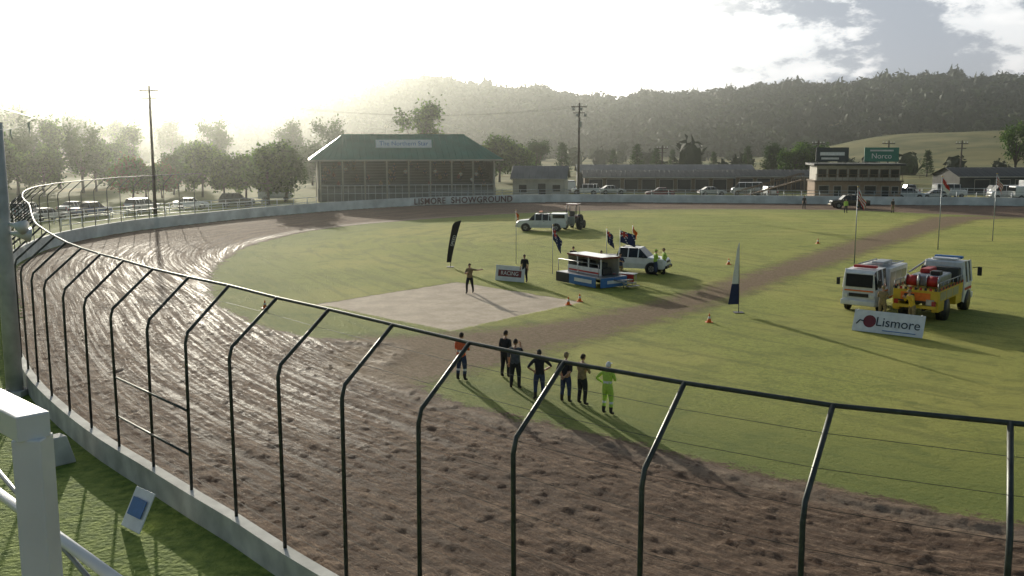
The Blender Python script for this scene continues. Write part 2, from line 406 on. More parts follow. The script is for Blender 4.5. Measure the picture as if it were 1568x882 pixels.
def tree(k,x,y,h,name=None):
    base={'r':9,'g':12,'c':9}[k[0]] if k!='rust' else 7
    s=h/base; w=s*random.uniform(.9,1.15)
    nm=name or {'r':'leafy_tree','g':'gum_tree','c':'pine_tree'}[k[0]]
    return obj(nm,T[k],loc=(x,y,float(terr(np.array([x]),np.array([y]))[0])-.05),rot=(0,0,random.uniform(0,6.28)),sc=(w,w,s))
def at(px,d): return ((px-784)/1506*d, d)
for k,px,d,h in [('r1',412,138,9.0),('r3',438,146,8.5),('r2',378,150,7),('r1',345,150,7.5),('r2',312,158,8.5),('r3',268,165,7),('r1',225,150,6),('g1',130,170,11),('g2',95,185,12),('r3',30,165,10),('r1',-10,150,10),('g1',60,210,13),('r2',170,200,9),('g2',205,230,12),('r3',-60,140,13),('r1',70,160,8),('r2',150,175,8),('r1',290,185,9),
    ('g2',648,215,16.5),('g1',505,230,13),('r2',765,215,10),('r1',792,220,8.5),('g1',330,240,13),('g1',455,260,13),('r1',1214,225,8),('r2',1236,232,8.5),('r3',1180,240,8),('g2',1549,230,13),('g1',1590,225,13),('r3',822,240,9),('g1',120,300,15),('g2',20,320,18),('g2',180,330,15),('g1',270,350,15),('r2',560,250,9),('r1',590,260,9),('r3',480,200,8)]:
    p=at(px,d); tree(k,p[0],p[1],h)
for px,d,h in [(974,255,8.5),(1003,262,7.5),(1028,270,7),(1065,255,7.5),(1090,265,6.5),(1142,262,8),(1183,258,9),(938,280,7),(1415,250,7),(860,250,9)]:
    p=at(px,d); tree('c1',p[0],p[1],h)
p=at(205,150); tree('rust',p[0],p[1],6.5,'autumn_tree')
p=at(250,156); tree('rust',p[0],p[1],5.5,'autumn_tree')
def crown_proto(seed,asp):
    rs=np.random.default_rng(seed); bm=bmesh.new(); bmesh.ops.create_icosphere(bm,subdivisions=2,radius=1)
    v=np.array([q.co[:] for q in bm.verts]); f=np.array([[q.index for q in t.verts] for t in bm.faces]); bm.free()
    v*= (.62+.42*rs.random((len(v),1))); v[:,2]*=asp
    n=70; d=rs.normal(0,1,(n,3)); d/=np.linalg.norm(d,axis=1)[:,None]; c=d*rs.uniform(.75,1.12,(n,1)); c[:,2]*=asp
    a=rs.normal(0,.17,(n,3));b=rs.normal(0,.17,(n,3))
    tv=np.stack([c+a,c+b,c-a-b],1).reshape(-1,3); tf=np.arange(3*n).reshape(-1,3)+len(v)
    return np.concatenate([v,tv]),np.concatenate([f,tf])
PR=[crown_proto(i,a) for i,a in enumerate((1.,1.25,.85,1.9,1.1))]
def merged(name,pos,size,kinds,mats):
    VV=[];FF=[];MI=[];o=0
    for p,s,k in zip(pos,size,kinds):
        v,f=PR[k]; t=rng.uniform(0,6.28); c,sn=math.cos(t),math.sin(t)
        w=v*s; w=np.stack([w[:,0]*c-w[:,1]*sn,w[:,0]*sn+w[:,1]*c,w[:,2]],1)+p
        VV.append(w);FF.append(f+o);MI.append(np.full(len(f),int(rng.integers(0,len(mats)))));o+=len(w)
    obj(name,npmesh(name,np.concatenate(VV),np.concatenate(FF),mats,np.concatenate(MI)))
n=6000
az=rng.uniform(-.68,.68,n); r=rng.uniform(0,1,n)**1.0*330+525
fx,fy=r*np.sin(az),r*np.cos(az); fz=terr(fx,fy)
dens=fbm(fx*.02,fy*.02,3); keep=(dens>.34)|(r>640)
ha=math.radians(24.5); lat=fx*math.cos(ha)-fy*math.sin(ha); 
keep&=~((r<600)&(np.abs(lat-20)<110)&(dens<.6))
fx,fy,fz,r=fx[keep],fy[keep],fz[keep],r[keep]; n=len(fx)
sz=rng.uniform(2.4,6.2,n)**1.0; kd=rng.choice([0,1,2,4,3],n,p=[.28,.25,.2,.2,.07])
merged('forest',np.stack([fx,fy,fz+sz*.75],1),sz,kd,[FD,FG,FD])
n=420; az=rng.uniform(-.7,.7,n); r=rng.uniform(250,520,n); fx,fy=r*np.sin(az),r*np.cos(az)
dens=fbm(fx*.03+9,fy*.03,3); lat=fx*math.cos(ha)-fy*math.sin(ha)
keep=(dens>.47)&~((np.abs(lat-20)<110)&(r>330)&(dens<.6)); fx,fy=fx[keep],fy[keep]; sz=rng.uniform(1.5,3.6,len(fx))
merged('scrub_trees',np.stack([fx,fy,terr(fx,fy)+sz*.8],1),sz,rng.choice([0,1,2,3,4],len(fx)),[FD,FG])

# ------------------------------------------------------------------ wall + catch fence
def offs(c,d):
    t=np.roll(c,-1,0)-np.roll(c,1,0); t/=np.linalg.norm(t,axis=1)[:,None]
    nrm=np.stack([-t[:,1],t[:,0]],1); return c+nrm*d, nrm
test,_=offs(wallc,1.); sgn=1 if inside(test[:5,0],test[:5,1],wallc).all() else -1
ci,ni=offs(wallc,.0*sgn); co,_=offs(wallc,-.28*sgn); ni=ni*sgn
hw=np.interp(wallc[:,1],[0,45,80,200],[.5,.75,1.1,1.2])
hw=np.where((wallc[:,0]>40)&(wallc[:,1]<60),.75,hw)
n=len(wallc); vv=[];ff=[];mi=[]
for i in range(n):
    vv+=[(*ci[i],-.1),(*ci[i],hw[i]),(*co[i],hw[i]),(*co[i],-.1)]
for i in range(n):
    j=(i+1)%n
    for k in range(3): ff.append([i*4+k,j*4+k,j*4+k+1,i*4+k+1]); mi.append(1 if wallc[i][1]>60 else 0)
M['wallm']=mat('painted_concrete',(.76,.77,.75),.8,.3,.6,bump=.3)
obj('concrete_wall',npmesh('concrete_wall',vv,ff,[M['concrete'],M['wallm']],mi))
start=int(np.argmin(np.hypot(wallc[:,0]+33.5,wallc[:,1]-109)))
path=np.concatenate([wallc[start:],wallc[:start]]); nin=np.concatenate([ni[start:],ni[:start]])
seg=np.hypot(*(path[1:]-path[:-1]).T); S=np.concatenate([[0],np.cumsum(seg)])
anchor=int(np.argmin(np.hypot(path[:,0]-.1,path[:,1]-14.6))); sa=S[anchor]
def onpath(s): return np.array([np.interp(s,S,path[:,0]),np.interp(s,S,path[:,1])]),np.array([np.interp(s,S,nin[:,0]),np.interp(s,S,nin[:,1])])
fen=B(); sp=2.28; k0=-int(sa//sp); ps=[sa+k*sp for k in range(k0,14)]
tops=[];bends=[]
for s_ in ps:
    p,nn=onpath(s_); nn/=np.linalg.norm(nn)
    b0=(p[0]-nn[0]*.1,p[1]-nn[1]*.1)
    lx,ly=random.uniform(-.03,.03),random.uniform(-.03,.03)
    bz=4.5;P0=(b0[0],b0[1],.0);P1=(b0[0]+lx,b0[1]+ly,bz-.25);P1b=(b0[0]+nn[0]*.07+lx,b0[1]+nn[1]*.07+ly,bz);T_=(b0[0]+nn[0]*1.2,b0[1]+nn[1]*1.2,5.5)
    jit=random.uniform(-.03,.03); T_=(T_[0],T_[1],T_[2]+jit)
    fen.tube([P0,P1,P1b,T_],.040,'fence_steel',n=8); tops.append(T_); bends.append((b0,nn))
fen.tube(tops,.036,'fence_steel',n=8)
for (bz) in (.95,1.5,2.1,2.7,3.3,3.9,4.45):
    fen.tube([(b[0][0]+b[1][0]*.05,b[0][1]+b[1][1]*.05,bz-.02*(i%2)) for i,b in enumerate(bends)],.004,'fence_steel',n=4)
for t in (.35,.7):
    fen.tube([(b[0][0]+b[1][0]*1.2*t,b[0][1]+b[1][1]*1.2*t,4.5+t) for b in bends],.004,'fence_steel',n=4)
gi_=[i for i,b in enumerate(bends) if abs(b[0][0]+9)<2.2 and b[0][1]<30]
if len(gi_)>=2:
    a,b2=bends[gi_[0]][0],bends[gi_[-1]][0]
    for zz in (1.5,2.6): fen.tube([(*a,zz),(*b2,zz)],.03,'fence_steel')
fen.obj('catch_fence')
def wall_text(txt,s0x,s1x,size,name):
    pts=[(p,q) for p,q in zip(wallc,ni) if p[1]>125]
    best=lambda xx:min(pts,key=lambda t:abs(t[0][0]-xx))[0]
    a=best(s0x);b2=best(s1x)
    d=(b2-a);L_=np.linalg.norm(d);d/=L_; nn=np.array([d[1],-d[0]])
    if nn[1]>0: nn=-nn
    cu=bpy.data.curves.new(name,'FONT'); cu.body=txt; cu.size=size; cu.extrude=.01; cu.align_x='CENTER'; cu.space_character=1.1; cu.offset=.02
    o=bpy.data.objects.new(name,cu); COL.objects.link(o); mid=(a+b2)/2+nn*.25
    o.location=(mid[0],mid[1],.2); o.rotation_euler=(math.pi/2,0,math.atan2(d[1],d[0]))
    cu.materials.append(M['letter_red']); return o
wall_text('LISMORE',-14.2,-8.6,1.2,'wall_lettering'); wall_text('SHOWGROUND',-7.6,-.8,1.2,'wall_lettering')
def text(txt,size,m,parent,loc,rot,name='lettering'):
    cu=bpy.data.curves.new(name,'FONT'); cu.body=txt; cu.size=size; cu.extrude=.004; cu.align_x='CENTER'; cu.align_y='CENTER'
    cu.materials.append(M[m]); o=bpy.data.objects.new(name,cu); COL.objects.link(o); o.parent=parent; o.location=loc; o.rotation_euler=rot; return o
bt=B(); bt.box((0,0,.4),(.6,.8,.8),'concrete',tx=.25,ty=.5,bv=.03); bt.obj('concrete_buttress',loc=(-12.8,26.7,0),rot=(0,0,-.75))
sb=B(); Rm=Matrix.Rotation(math.radians(-28),4,'X')
sb.box((0,0,0),(.85,.03,.95),'white_paint',mat4=Rm,bv=.01); e=sb.obj('sign_board',loc=(-8.75,22.0,.45),rot=(0,0,math.radians(-48)+.12))
q=B(); q.box((0,-.03,.06),(.6,.012,.42),'blue',mat4=Rm); q.obj('panel',e)

# ------------------------------------------------------------------ people
def head_mesh(hatmat,hairm='hair'):
    bb=B()
    bm=bmesh.new(); bmesh.ops.create_uvsphere(bm,u_segments=20,v_segments=14,radius=1)
    for v in bm.verts:
        c=v.co; x,y,z=c
        w=.078*(1-.22*max(0,-z)**1.5); c.x=x*w; c.y=y*.098*(1-.1*max(0,-z)); c.z=z*.118
        if y>.6: c.y-=.006
        if abs(x)<.2 and y>.8 and -.45<z<.05: c.y+=.018*(1-abs(z+.25)*2)
        if abs(x)<.35 and y>.5 and z<-.6: c.y+=.012
    bm.verts.index_update(); bb.add([v.co for v in bm.verts],[[v.index for v in f.verts] for f in bm.faces],'skin',True); bm.free()
    for s in (-1,1):
        bb.box((s*.03,.089,.005),(.022,.008,.01),'black_plastic',bv=.003); bb.box((s*.078,0,-.005),(.014,.035,.055),'skin',bv=.006)
    bb.box((0,.088,-.06),(.042,.008,.01),'red',bv=.003)
    bm=bmesh.new(); bmesh.ops.create_uvsphere(bm,u_segments=18,v_segments=12,radius=1)
    kill=[v for v in bm.verts if v.co.z<.25 and v.co.y>-.1 or v.co.z<-.45]
    bmesh.ops.delete(bm,geom=kill,context='VERTS')
    for v in bm.verts: v.co=Vector((v.co.x*.085,v.co.y*.106-.003,v.co.z*.128))
    bm.verts.index_update(); bb.add([v.co for v in bm.verts],[[v.index for v in f.verts] for f in bm.faces],hatmat or hairm,True); bm.free()
    if hatmat: bb.box((0,.12,.05),(.13,.09,.012),hatmat,bv=.005)
    return bb
ARMS={'down':((.235,-.02,1.14),(.255,.07,.89)),'clap':((.25,.06,1.17),(.05,.3,1.26)),'hips':((.42,-.06,1.18),(.2,.05,1.03)),
 'out':((.46,.06,1.40),(.72,.12,1.44)),'phone':((.26,.16,1.2),(.09,.33,1.5)),'folded':((.27,.08,1.15),(.04,.23,1.17)),'behind':((.27,-.13,1.16),(.07,-.2,.97)),'lap':((.25,.05,1.17),(.15,.3,.98))}
bodycache={}
def body(pose,lean,legs):
    key=(pose,lean,legs)
    if key in bodycache: return bodycache[key]
    pl,pr=pose if isinstance(pose,tuple) else (pose,pose)
    pts=[(0,0,.95),(0,-.01,1.14),(0,0,1.34),(0,0,1.47),(0,.015,1.56)]; rad=[(.165,.12),(.15,.115),(.175,.12),(.065,.065),(.052,.052)]
    par=[-1,0,1,2,3]
    names=['hip','torso','torso','neck','neck']
    def add(p,r,pa,nm): pts.append(p);rad.append((r,r));par.append(pa);names.append(nm); return len(pts)-1
    hands=[]
    for s,ps_ in ((-1,pl),(1,pr)):
        E,W=ARMS[ps_]
        a=add((s*.18,0,1.42),.075,2,'torso'); m1=add(((s*.2+s*E[0])/2,E[1]/2,(1.42+E[2])/2),.062,a,'uarm'); b_=add((s*E[0],E[1],E[2]),.048,m1,'uarm'); c=add((s*W[0],W[1],W[2]),.032,b_,'farm')
        hands.append((s,b_,c))
    for s in (-1,1):
        if legs=='sit': P=[(s*.1,.04,.9),(s*.13,.25,.9),(s*.14,.47,.9),(s*.14,.45,.65),(s*.14,.44,.48),(s*.14,.6,.45)]
        elif legs=='step': P=[(s*.1,0,.86),(s*.11,s*.1+.03,.66),(s*.12,s*.16+.03,.47),(s*.12,s*.2-.02,.28),(s*.12,s*.22-.03,.085),(s*.13,s*.22+.12,.04)]
        else: P=[(s*.1,0,.86),(s*.115,.015,.68),(s*.13,.02,.48),(s*.14,-.01,.28),(s*.145,-.02,.085),(s*.17,.13,.04)]
        R=[.115,.102,.075,.07,.055,.045]; N_=['leg','leg','leg','leg','shoe','shoe']; pa=0
        for p,r,nm in zip(P,R,N_): pa=add(p,r,pa,nm)
    if lean:
        Rx=Matrix.Rotation(-lean,4,'X')
        for i in range(len(pts)):
            if names[i] in('torso','neck','uarm','farm') :
                v=Vector(pts[i])-Vector((0,0,.95)); v=Rx@v; pts[i]=tuple(v+Vector((0,0,.95)))
    me=bpy.data.meshes.new('b'); me.from_pydata(pts,[(par[i],i) for i in range(1,len(pts))],[])
    o=bpy.data.objects.new('b',me); COL.objects.link(o); md=o.modifiers.new('s','SKIN')
    for i,sv in enumerate(me.skin_vertices[0].data): sv.radius=rad[i]; sv.use_root=(i==0)
    md.use_smooth_shade=True
    m2=o.modifiers.new('u','SUBSURF'); m2.levels=2; m2.render_levels=2
    dg=bpy.context.evaluated_depsgraph_get(); ev=o.evaluated_get(dg); out=bpy.data.meshes.new_from_object(ev)
    bpy.data.objects.remove(o)
    cen=np.zeros(len(out.polygons)*3); out.polygons.foreach_get('center',cen); cen=cen.reshape(-1,3)
    best=np.full(len(cen),9.); lab=np.zeros(len(cen),int); LN=['hip','torso','neck','uarm','farm','leg','shoe']
    for i in range(1,len(pts)):
        a=np.array(pts[par[i]]);b_=np.array(pts[i]);d=b_-a;t=np.clip(((cen-a)@d)/(d@d),0,1)
        ds=np.linalg.norm(cen-a-t[:,None]*d,axis=1)-(.04 if names[i] in('torso',) else 0)
        mk=ds<best; best[mk]=ds[mk]; lab[mk]=LN.index(names[i])
    lab[(lab<=1)&(cen[:,2]<.93)&(lean==0)]=5
    hb=B()
    for s,e_,w_ in hands:
        E=Vector(pts[e_]);W=Vector(pts[w_]); d=(W-E).normalized(); side=d.cross(Vector((0,1,.3)) if abs(d.y)<.8 else Vector((0,0,1))).normalized(); nn=d.cross(side)
        hb.tube([W-d*.015,W+d*.03,W+d*.085],[.027,.034,.03],'skin',n=8)
        for k,(o_,l) in enumerate(((-.03,.062),(-.011,.075),(.009,.07),(.027,.055))):
            p=W+d*.08+side*o_; hb.tube([p,p+d*l*.5+nn*.006,p+d*l*.85+nn*.022,p+d*l+nn*.035],[.0095,.009,.008,.006],'skin',n=6)
        p=W+d*.03+side*(-.03); hb.tube([p,p+d*.03-side*.025+nn*.008,p+d*.058-side*.03+nn*.018],[.012,.01,.008],'skin',n=6)
    hd=Vector(pts[4])
    bodycache[key]=(out,lab,hb,hd); return bodycache[key]
def person(loc,rz,top,legs_m,pose='down',name='person',hat=None,lean=0,legs='stand',sleeve=False,h=1.0,z=ZG,head_rz=0,bands=None):
    out,lab,hb,hd=body(pose,lean,legs)
    me=out.copy(); me.materials.clear()
    ml=[legs_m,top,'skin',top,top if sleeve else 'skin',legs_m,'shoe']
    for q in ml: me.materials.append(M[q])
    lab=lab.copy()
    if bands:
        me.materials.append(M[bands]); cen=np.zeros(len(me.polygons)*3); me.polygons.foreach_get('center',cen); zc=cen.reshape(-1,3)[:,2]
        lab[(lab==1)&(np.abs(zc-1.12)<.03)]=7; lab[(lab==5)&(np.abs(zc-.42)<.035)]=7
    me.polygons.foreach_set('material_index',lab.astype(np.int32)); me.polygons.foreach_set('use_smooth',np.ones(len(lab),bool))
    e=empty(name,(loc[0],loc[1],z),rz,h)
    obj('body',me,e)
    hb.obj('hands',e)
    head_mesh(hat).obj('head',e,loc=(hd.x,hd.y+.012,hd.z+.10),rot=(-lean*.6,0,head_rz))
    return e
def face(dx,dy): return math.atan2(-dx,dy)
person((-1.9,36.1),face(.5,1),'hivis_orange','blue_cloth','folded',h=1.04,bands='white_cloth')
person((-.25,36.6),face(.7,1),'black_cloth','black_cloth','down',h=1.03)
person((.12,34.9),face(.3,1),'grey_cloth','black_cloth',('down','phone'),h=1.04)
person((.95,33.4),face(-.2,1),'black_cloth','blue_cloth','hips',hat='black_cloth')
person((1.85,33.0),face(.6,1),'black_cloth','blue_cloth','behind',hat='khaki_cloth')
person((2.4,32.7),face(.9,.8),'khaki_cloth','black_cloth','folded')
person((3.15,31.5),face(.8,1),'hivis','hivis',('hips','clap'),name='track_official',hat='white_cloth',sleeve=True,bands='white_cloth')
person((-2.5,57.6),face(-.3,-1),'khaki_cloth','black_cloth',('out','clap'),legs='step')
person((.8,62.2),face(-.4,-1),'black_cloth','black_cloth','down')
person((9.6,65.3),face(1,.2),'hivis','blue_cloth','folded',name='track_official',sleeve=True,hat='hivis')
person((10.25,65.9),face(-1,-.2),'hivis','black_cloth','hips',name='track_official',sleeve=True)
person((41.5,122.4),face(0,-1),'hivis','black_cloth','down',name='track_official',sleeve=True)
person((38.4,129.5),face(0,-1),'black_cloth','black_cloth','down'); person((47.4,122.6),face(.4,-1),'black_cloth','khaki_cloth','down')
person((18.6,48.7),face(.6,.7),'khaki_cloth','khaki_cloth','clap',name='firefighter',hat='khaki_cloth',sleeve=True)
person((19.7,47.7),face(-.9,-.3),'yellow','khaki_cloth','phone',name='firefighter',lean=.35,sleeve=True,hat='khaki_cloth')
person((5.9,64.5),face(-.3,-1),'white_cloth','black_cloth','down'); person((4.2,67),face(0,-1),'black_cloth','black_cloth','folded')
person((7.0,63.2),face(-.2,-1),'blue_cloth','khaki_cloth','clap')

# ------------------------------------------------------------------ vehicles (local +X is forward)
def wheel_mesh(r,w):
    b=B(); n=24
    prof=[(r*.55,-w/2),(r*.93,-w/2),(r,-w*.35),(r,w*.35),(r*.93,w/2),(r*.55,w/2)]
    vs=[(p*math.cos(2*math.pi*k/n),q,p*math.sin(2*math.pi*k/n)) for p,q in prof for k in range(n)]
    fs=[[i*n+k,i*n+(k+1)%n,(i+1)*n+(k+1)%n,(i+1)*n+k] for i in range(len(prof)-1) for k in range(n)]
    b.add(vs,fs,'rubber',True)
    for s in (-1,1):
        b.add([(r*.56*math.cos(2*math.pi*k/n),s*w*.36,r*.56*math.sin(2*math.pi*k/n)) for k in range(n)],[list(range(n))],'steel')
        b.tube([(0,s*w*.36,0),(0,s*w*.46,0)],[r*.2,r*.14],'steel',n=10)
        for k in range(5):
            t=k*1.2566; b.tube([(0,s*w*.4,0),(r*.52*math.cos(t),s*w*.4,r*.52*math.sin(t))],r*.06,'black_plastic',n=4)
    return b.mesh('wheel')
WM={}
def wheel(e,x,y,r,w,nm):
    if (r,w) not in WM: WM[(r,w)]=wheel_mesh(r,w)
    obj(nm,WM[(r,w)],e,loc=(x,y,r))
def loft(bb,st,segm,paint,lower=None):
    vs=[]
    for (x_,zb,zl,zt,wb,wl,wt) in st:
        zm=zb+(zl-zb)*.45
        o=[(wb,zb),(wl,zm),(wl*.98,zl),(wt,zt)]
        vs+=[(x_,-a,b_) for a,b_ in o]+[(x_,a,b_) for a,b_ in reversed(o)]
    n=8
    for i in range(len(st)-1):
        sm,tm=segm[i]
        for k in range(8):
            mt=paint
            if k in(2,4): mt=sm
            elif k==3: mt=tm
            elif k==7: mt='black_plastic'
            bb.add([vs[i*n+k],vs[i*n+(k+1)%n],vs[(i+1)*n+(k+1)%n],vs[(i+1)*n+k]],[[0,1,2,3]],mt)
    bb.add(vs[:8],[list(range(8))],paint); bb.add(vs[-8:],[list(range(8))[::-1]],paint)
def pillars(bb,xs_,st_i,paint,r=.04):
    for x_,zl,zt,wl,wt in xs_:
        for s in(-1,1): bb.tube([(x_,s*wl,zl),(x_,s*wt,zt)],r,paint,n=4,smooth=False)
def car(loc,rz,kind='suv',paint='white_paint',name=None,z=0.,sc=1.):
    nm=name or {'suv':'parked_suv','sedan':'parked_car','ute':'utility_truck','van':'parked_van'}[kind]
    e=empty(nm,(loc[0],loc[1],z),rz,sc); bb=B(); g='glass_dark'; p=paint
    if kind=='suv':
        st=[(2.38,.5,.8,.84,.72,.78,.7),(2.2,.34,.95,1.0,.82,.88,.76),(1.15,.34,1.08,1.14,.85,.92,.76),(.5,.34,1.1,1.74,.85,.93,.68),(-1.9,.34,1.12,1.78,.85,.93,.68),(-2.3,.36,1.1,1.2,.84,.9,.74),(-2.38,.5,.9,.95,.78,.84,.7)]
        sg=[(p,p),(p,p),(g,g),(g,p),(g,g),(p,p)]; pil=[(.45,1.1,1.74,.915,.69),(-.45,1.1,1.76,.915,.69),(-1.35,1.12,1.77,.915,.69),(-1.9,1.12,1.78,.915,.69)]; wx=(1.45,-1.4); hz=.85; top=1.76
    elif kind=='ute':
        st=[(2.5,.5,.8,.84,.72,.78,.7),(2.32,.36,.98,1.02,.82,.88,.76),(1.25,.36,1.08,1.14,.85,.92,.76),(.65,.36,1.1,1.72,.85,.93,.68),(-.75,.36,1.1,1.72,.85,.93,.68),(-.95,.36,1.08,1.1,.85,.92,.84),(-2.5,.4,1.06,1.08,.84,.92,.86)]
        sg=[(p,p),(p,p),(g,g),(g,p),(g,g),(p,'black_plastic')]; pil=[(.6,1.1,1.72,.915,.69),(-.1,1.1,1.72,.915,.69),(-.75,1.1,1.72,.915,.69)]; wx=(1.55,-1.5); hz=.85; top=1.72
    elif kind=='sedan':
        st=[(2.3,.4,.62,.66,.7,.76,.68),(2.1,.24,.74,.78,.8,.86,.74),(1.0,.24,.88,.93,.83,.88,.74),(.3,.24,.9,1.42,.83,.89,.6),(-.95,.24,.92,1.42,.83,.89,.6),(-1.65,.26,.92,.98,.82,.88,.72),(-2.25,.34,.82,.9,.76,.82,.7)]
        sg=[(p,p),(p,p),(g,g),(g,p),(g,g),(p,p)]; pil=[(.3,.9,1.42,.88,.61),(-.4,.9,1.42,.88,.61),(-.95,.92,1.42,.88,.61)]; wx=(1.4,-1.35); hz=.66; top=1.42
    else:
        st=[(2.5,.45,.9,.95,.75,.85,.78),(2.4,.3,1.1,1.15,.85,.92,.8),(2.0,.3,1.25,1.3,.88,.95,.82),(1.35,.3,1.3,2.1,.88,.96,.78),(-2.4,.3,1.3,2.15,.88,.96,.8),(-2.5,.34,1.25,2.0,.86,.94,.78)]
        sg=[(p,p),(p,p),(g,g),(g,p),(p,g)]; pil=[(1.3,1.3,2.1,.95,.79),(.3,1.3,2.1,.95,.79),(-.8,1.3,2.12,.95,.8),(-1.9,1.3,2.13,.95,.8)]; wx=(1.6,-1.5); hz=.8; top=2.12
    loft(bb,st,sg,p); pillars(bb,pil,0,p)
    r=.38 if kind in('suv','ute') else .33; ww=.88
    for i,x_ in enumerate(wx):
        for s in (-1,1):
            bb.tube([(x_,s*(ww-.14),r),(x_,s*(ww+.045),r)],r*1.18,'black_plastic',n=20)
            wheel(e,x_,s*(ww-.02),r,.24,'wheel')
    fx_=st[1][0]+.06
    for s in(-1,1):
        bb.box((fx_,s*.62,hz),(.12,.3,.16),'lamp_clear',bv=.03); bb.box((st[-1][0]+.02,s*.72,hz+.08),(.08,.16,.3),'tail_red',bv=.02)
        bb.box((st[3][0]+.35,s*1.03,st[2][2]+.1),(.12,.2,.16),'black_plastic',bv=.03)
    bb.box((fx_+.1,0,hz),(.06,.8,.16),'black_plastic',bv=.02); bb.box((fx_+.14,0,.5),(.14,1.6,.2),'black_plastic' if kind in('ute','suv') else p,bv=.04)
    bb.box((st[-1][0],0,.5),(.14,1.6,.18),'black_plastic',bv=.04); bb.box((fx_+.225,0,.52),(.02,.38,.11),'yellow')
    for s in (-1,1):
        for x_ in (pil[1][0],): bb.box((x_-.18,s*.925,hz+.15),(.14,.03,.03),'black_plastic',bv=.005)
    if kind in('suv','ute'):
        for s in(-1,1): bb.tube([(.4,s*.6,top+.06),(st[4][0]+.15,s*.6,top+.07)],.02,'black_plastic',n=5)
        for x_ in (.2,-.5): bb.box((x_,0,top+.09),(.06,1.3,.035),'black_plastic')
    bb.obj('body',e); return e,top
e,_=car((3.0,98.4),math.radians(172),'ute',name='utility_truck',z=ZG)
q=B(); q.box((-1.75,0,1.42),(1.6,1.75,.7),'white_paint',bv=.06); q.box((-1.75,-.88,1.5),(1.2,.02,.35),'glass_dark'); q.box((-1.75,.88,1.5),(1.2,.02,.35),'glass_dark'); q.box((.1,0,1.9),(.3,1.1,.12),'orange',bv=.04); q.obj('canopy',e)
def tractor(loc,rz):
    e=empty('tractor',(loc[0],loc[1],ZG),rz); b=B()
    b.box((.95,0,1.05),(1.5,.6,.6),'maroon',bv=.08,ty=.15); b.box((1.72,0,1.0),(.06,.5,.5),'black_plastic',bv=.02); b.box((0,0,.8),(1.6,.5,.4),'black_plastic',bv=.05)
    for s in(-1,1):
        b.box((-.75,s*.72,1.35),(1.3,.42,.08),'maroon',bv=.03); 
        for x_,x2 in((.1,.0),(-1.2,-1.1)): b.tube([(x_,s*.55,1.2),(x2,s*.5,2.5)],.04,'black_plastic',n=6)
        wheel(e,-.75,s*.78,.78,.42,'rear_wheel'); wheel(e,1.25,s*.62,.42,.26,'front_wheel')
    b.box((-.55,0,2.55),(1.5,1.25,.09),'maroon',bv=.03); b.box((-.6,0,1.3),(.45,.5,.12),'black_plastic',bv=.04); b.box((-.85,0,1.6),(.1,.5,.5),'black_plastic',bv=.04)
    b.tube([(.35,0,1.3),(.05,0,1.65)],.025,'black_plastic'); b.tube([(.9,.2,1.3),(.9,.2,2.2)],.035,'black_plastic')
    b.tube([(-1.5,.4,.6),(-2.1,.4,.5),(-2.1,-.4,.5),(-1.5,-.4,.6)],.04,'steel'); b.box((-2.1,0,1.0),(.25,1.3,.8),'steel',bv=.05)
    b.obj('body',e)
tractor((6.4,100.6),math.radians(70))
e,_=car((8.3,67.2),math.radians(-22),'ute',name='utility_truck',z=ZG)
def flag(px,py,z0,h,fw,fh,kind='aus',name='flagpole',drop=True,lean=0,seed=0,r=.025):
    e=empty(name,(px,py,z0),0); b=B(); b.tube([(0,0,0),(lean,0,h)],[r,r*.6],'galv' if h>3 else 'white_paint',n=8)
    b.tube([(lean,0,h),(lean,0,h+.06)],r*1.6,'yellow',n=8); b.obj('pole',e)
    f=B(); nu,nv=12,12; rs=random.Random(seed); ph=rs.uniform(0,6)
    vs=[]
    for j in range(nv+1):
        for i in range(nu+1):
            u=i/nu;v=j/nv
            if drop: X_=fw*.38*u+.04*math.sin(6*u+5*v+ph); Y_=.10*math.sin(11*u+2*v+ph)*u**.5; Z_=h-.08-fh*v-fw*.65*u*(.8+.2*math.sin(ph))
            else: X_=fw*u*.85; Y_=.14*math.sin(7*u+1.5*v+ph)*u; Z_=h-.05-fh*v-.28*fw*u
            vs.append((lean+.02+X_,Y_,Z_))
    for j in range(nv):
        for i in range(nu):
            u=(i+.5)/nu;v=(j+.5)/nv
            if kind=='aus':
                m_='navy'
                if u<.5 and v<.5:
                    if abs(u-.25)<.05 or abs(v-.25)<.05: m_='red'
                    elif abs(u-.25)<.1 or abs(v-.25)<.1 or abs(abs(u-.25)-abs(v-.25))<.05: m_='white_cloth'
                elif (i*7+j*5)%17==0: m_='white_cloth'
            elif kind=='red': m_='red' if v<.5 else 'white_cloth'
            elif kind=='orange': m_='orange'
            else: m_='red' if (j//2)%2 else 'white_cloth'
            a=j*(nu+1)+i; f.add([vs[a],vs[a+1],vs[a+nu+2],vs[a+nu+1]],[[0,1,2,3]],m_,True)
    f.obj('flag_cloth',e); return e
flag(25.1,71.6,ZG,5.6,1.5,.8,'stripes',seed=1,r=.045); flag(35.3,81.1,ZG,6.0,1.5,.8,'red',seed=2,r=.045); flag(43.2,88.1,ZG,6.,1.5,.8,'stripes',seed=3,r=.045)
flag(2.75,66,ZG,3.3,1.5,.9,'aus',seed=4); flag(6.4,66.2,ZG,3.1,1.2,.8,'aus',seed=5); flag(7.3,66.2,ZG,3.0,1.2,.8,'aus',seed=6,drop=False); flag(8.4,68.3,1.7,1.5,.8,.5,'orange',seed=7); flag(.3,71.6,ZG,3.9,.5,.4,'orange',seed=9)
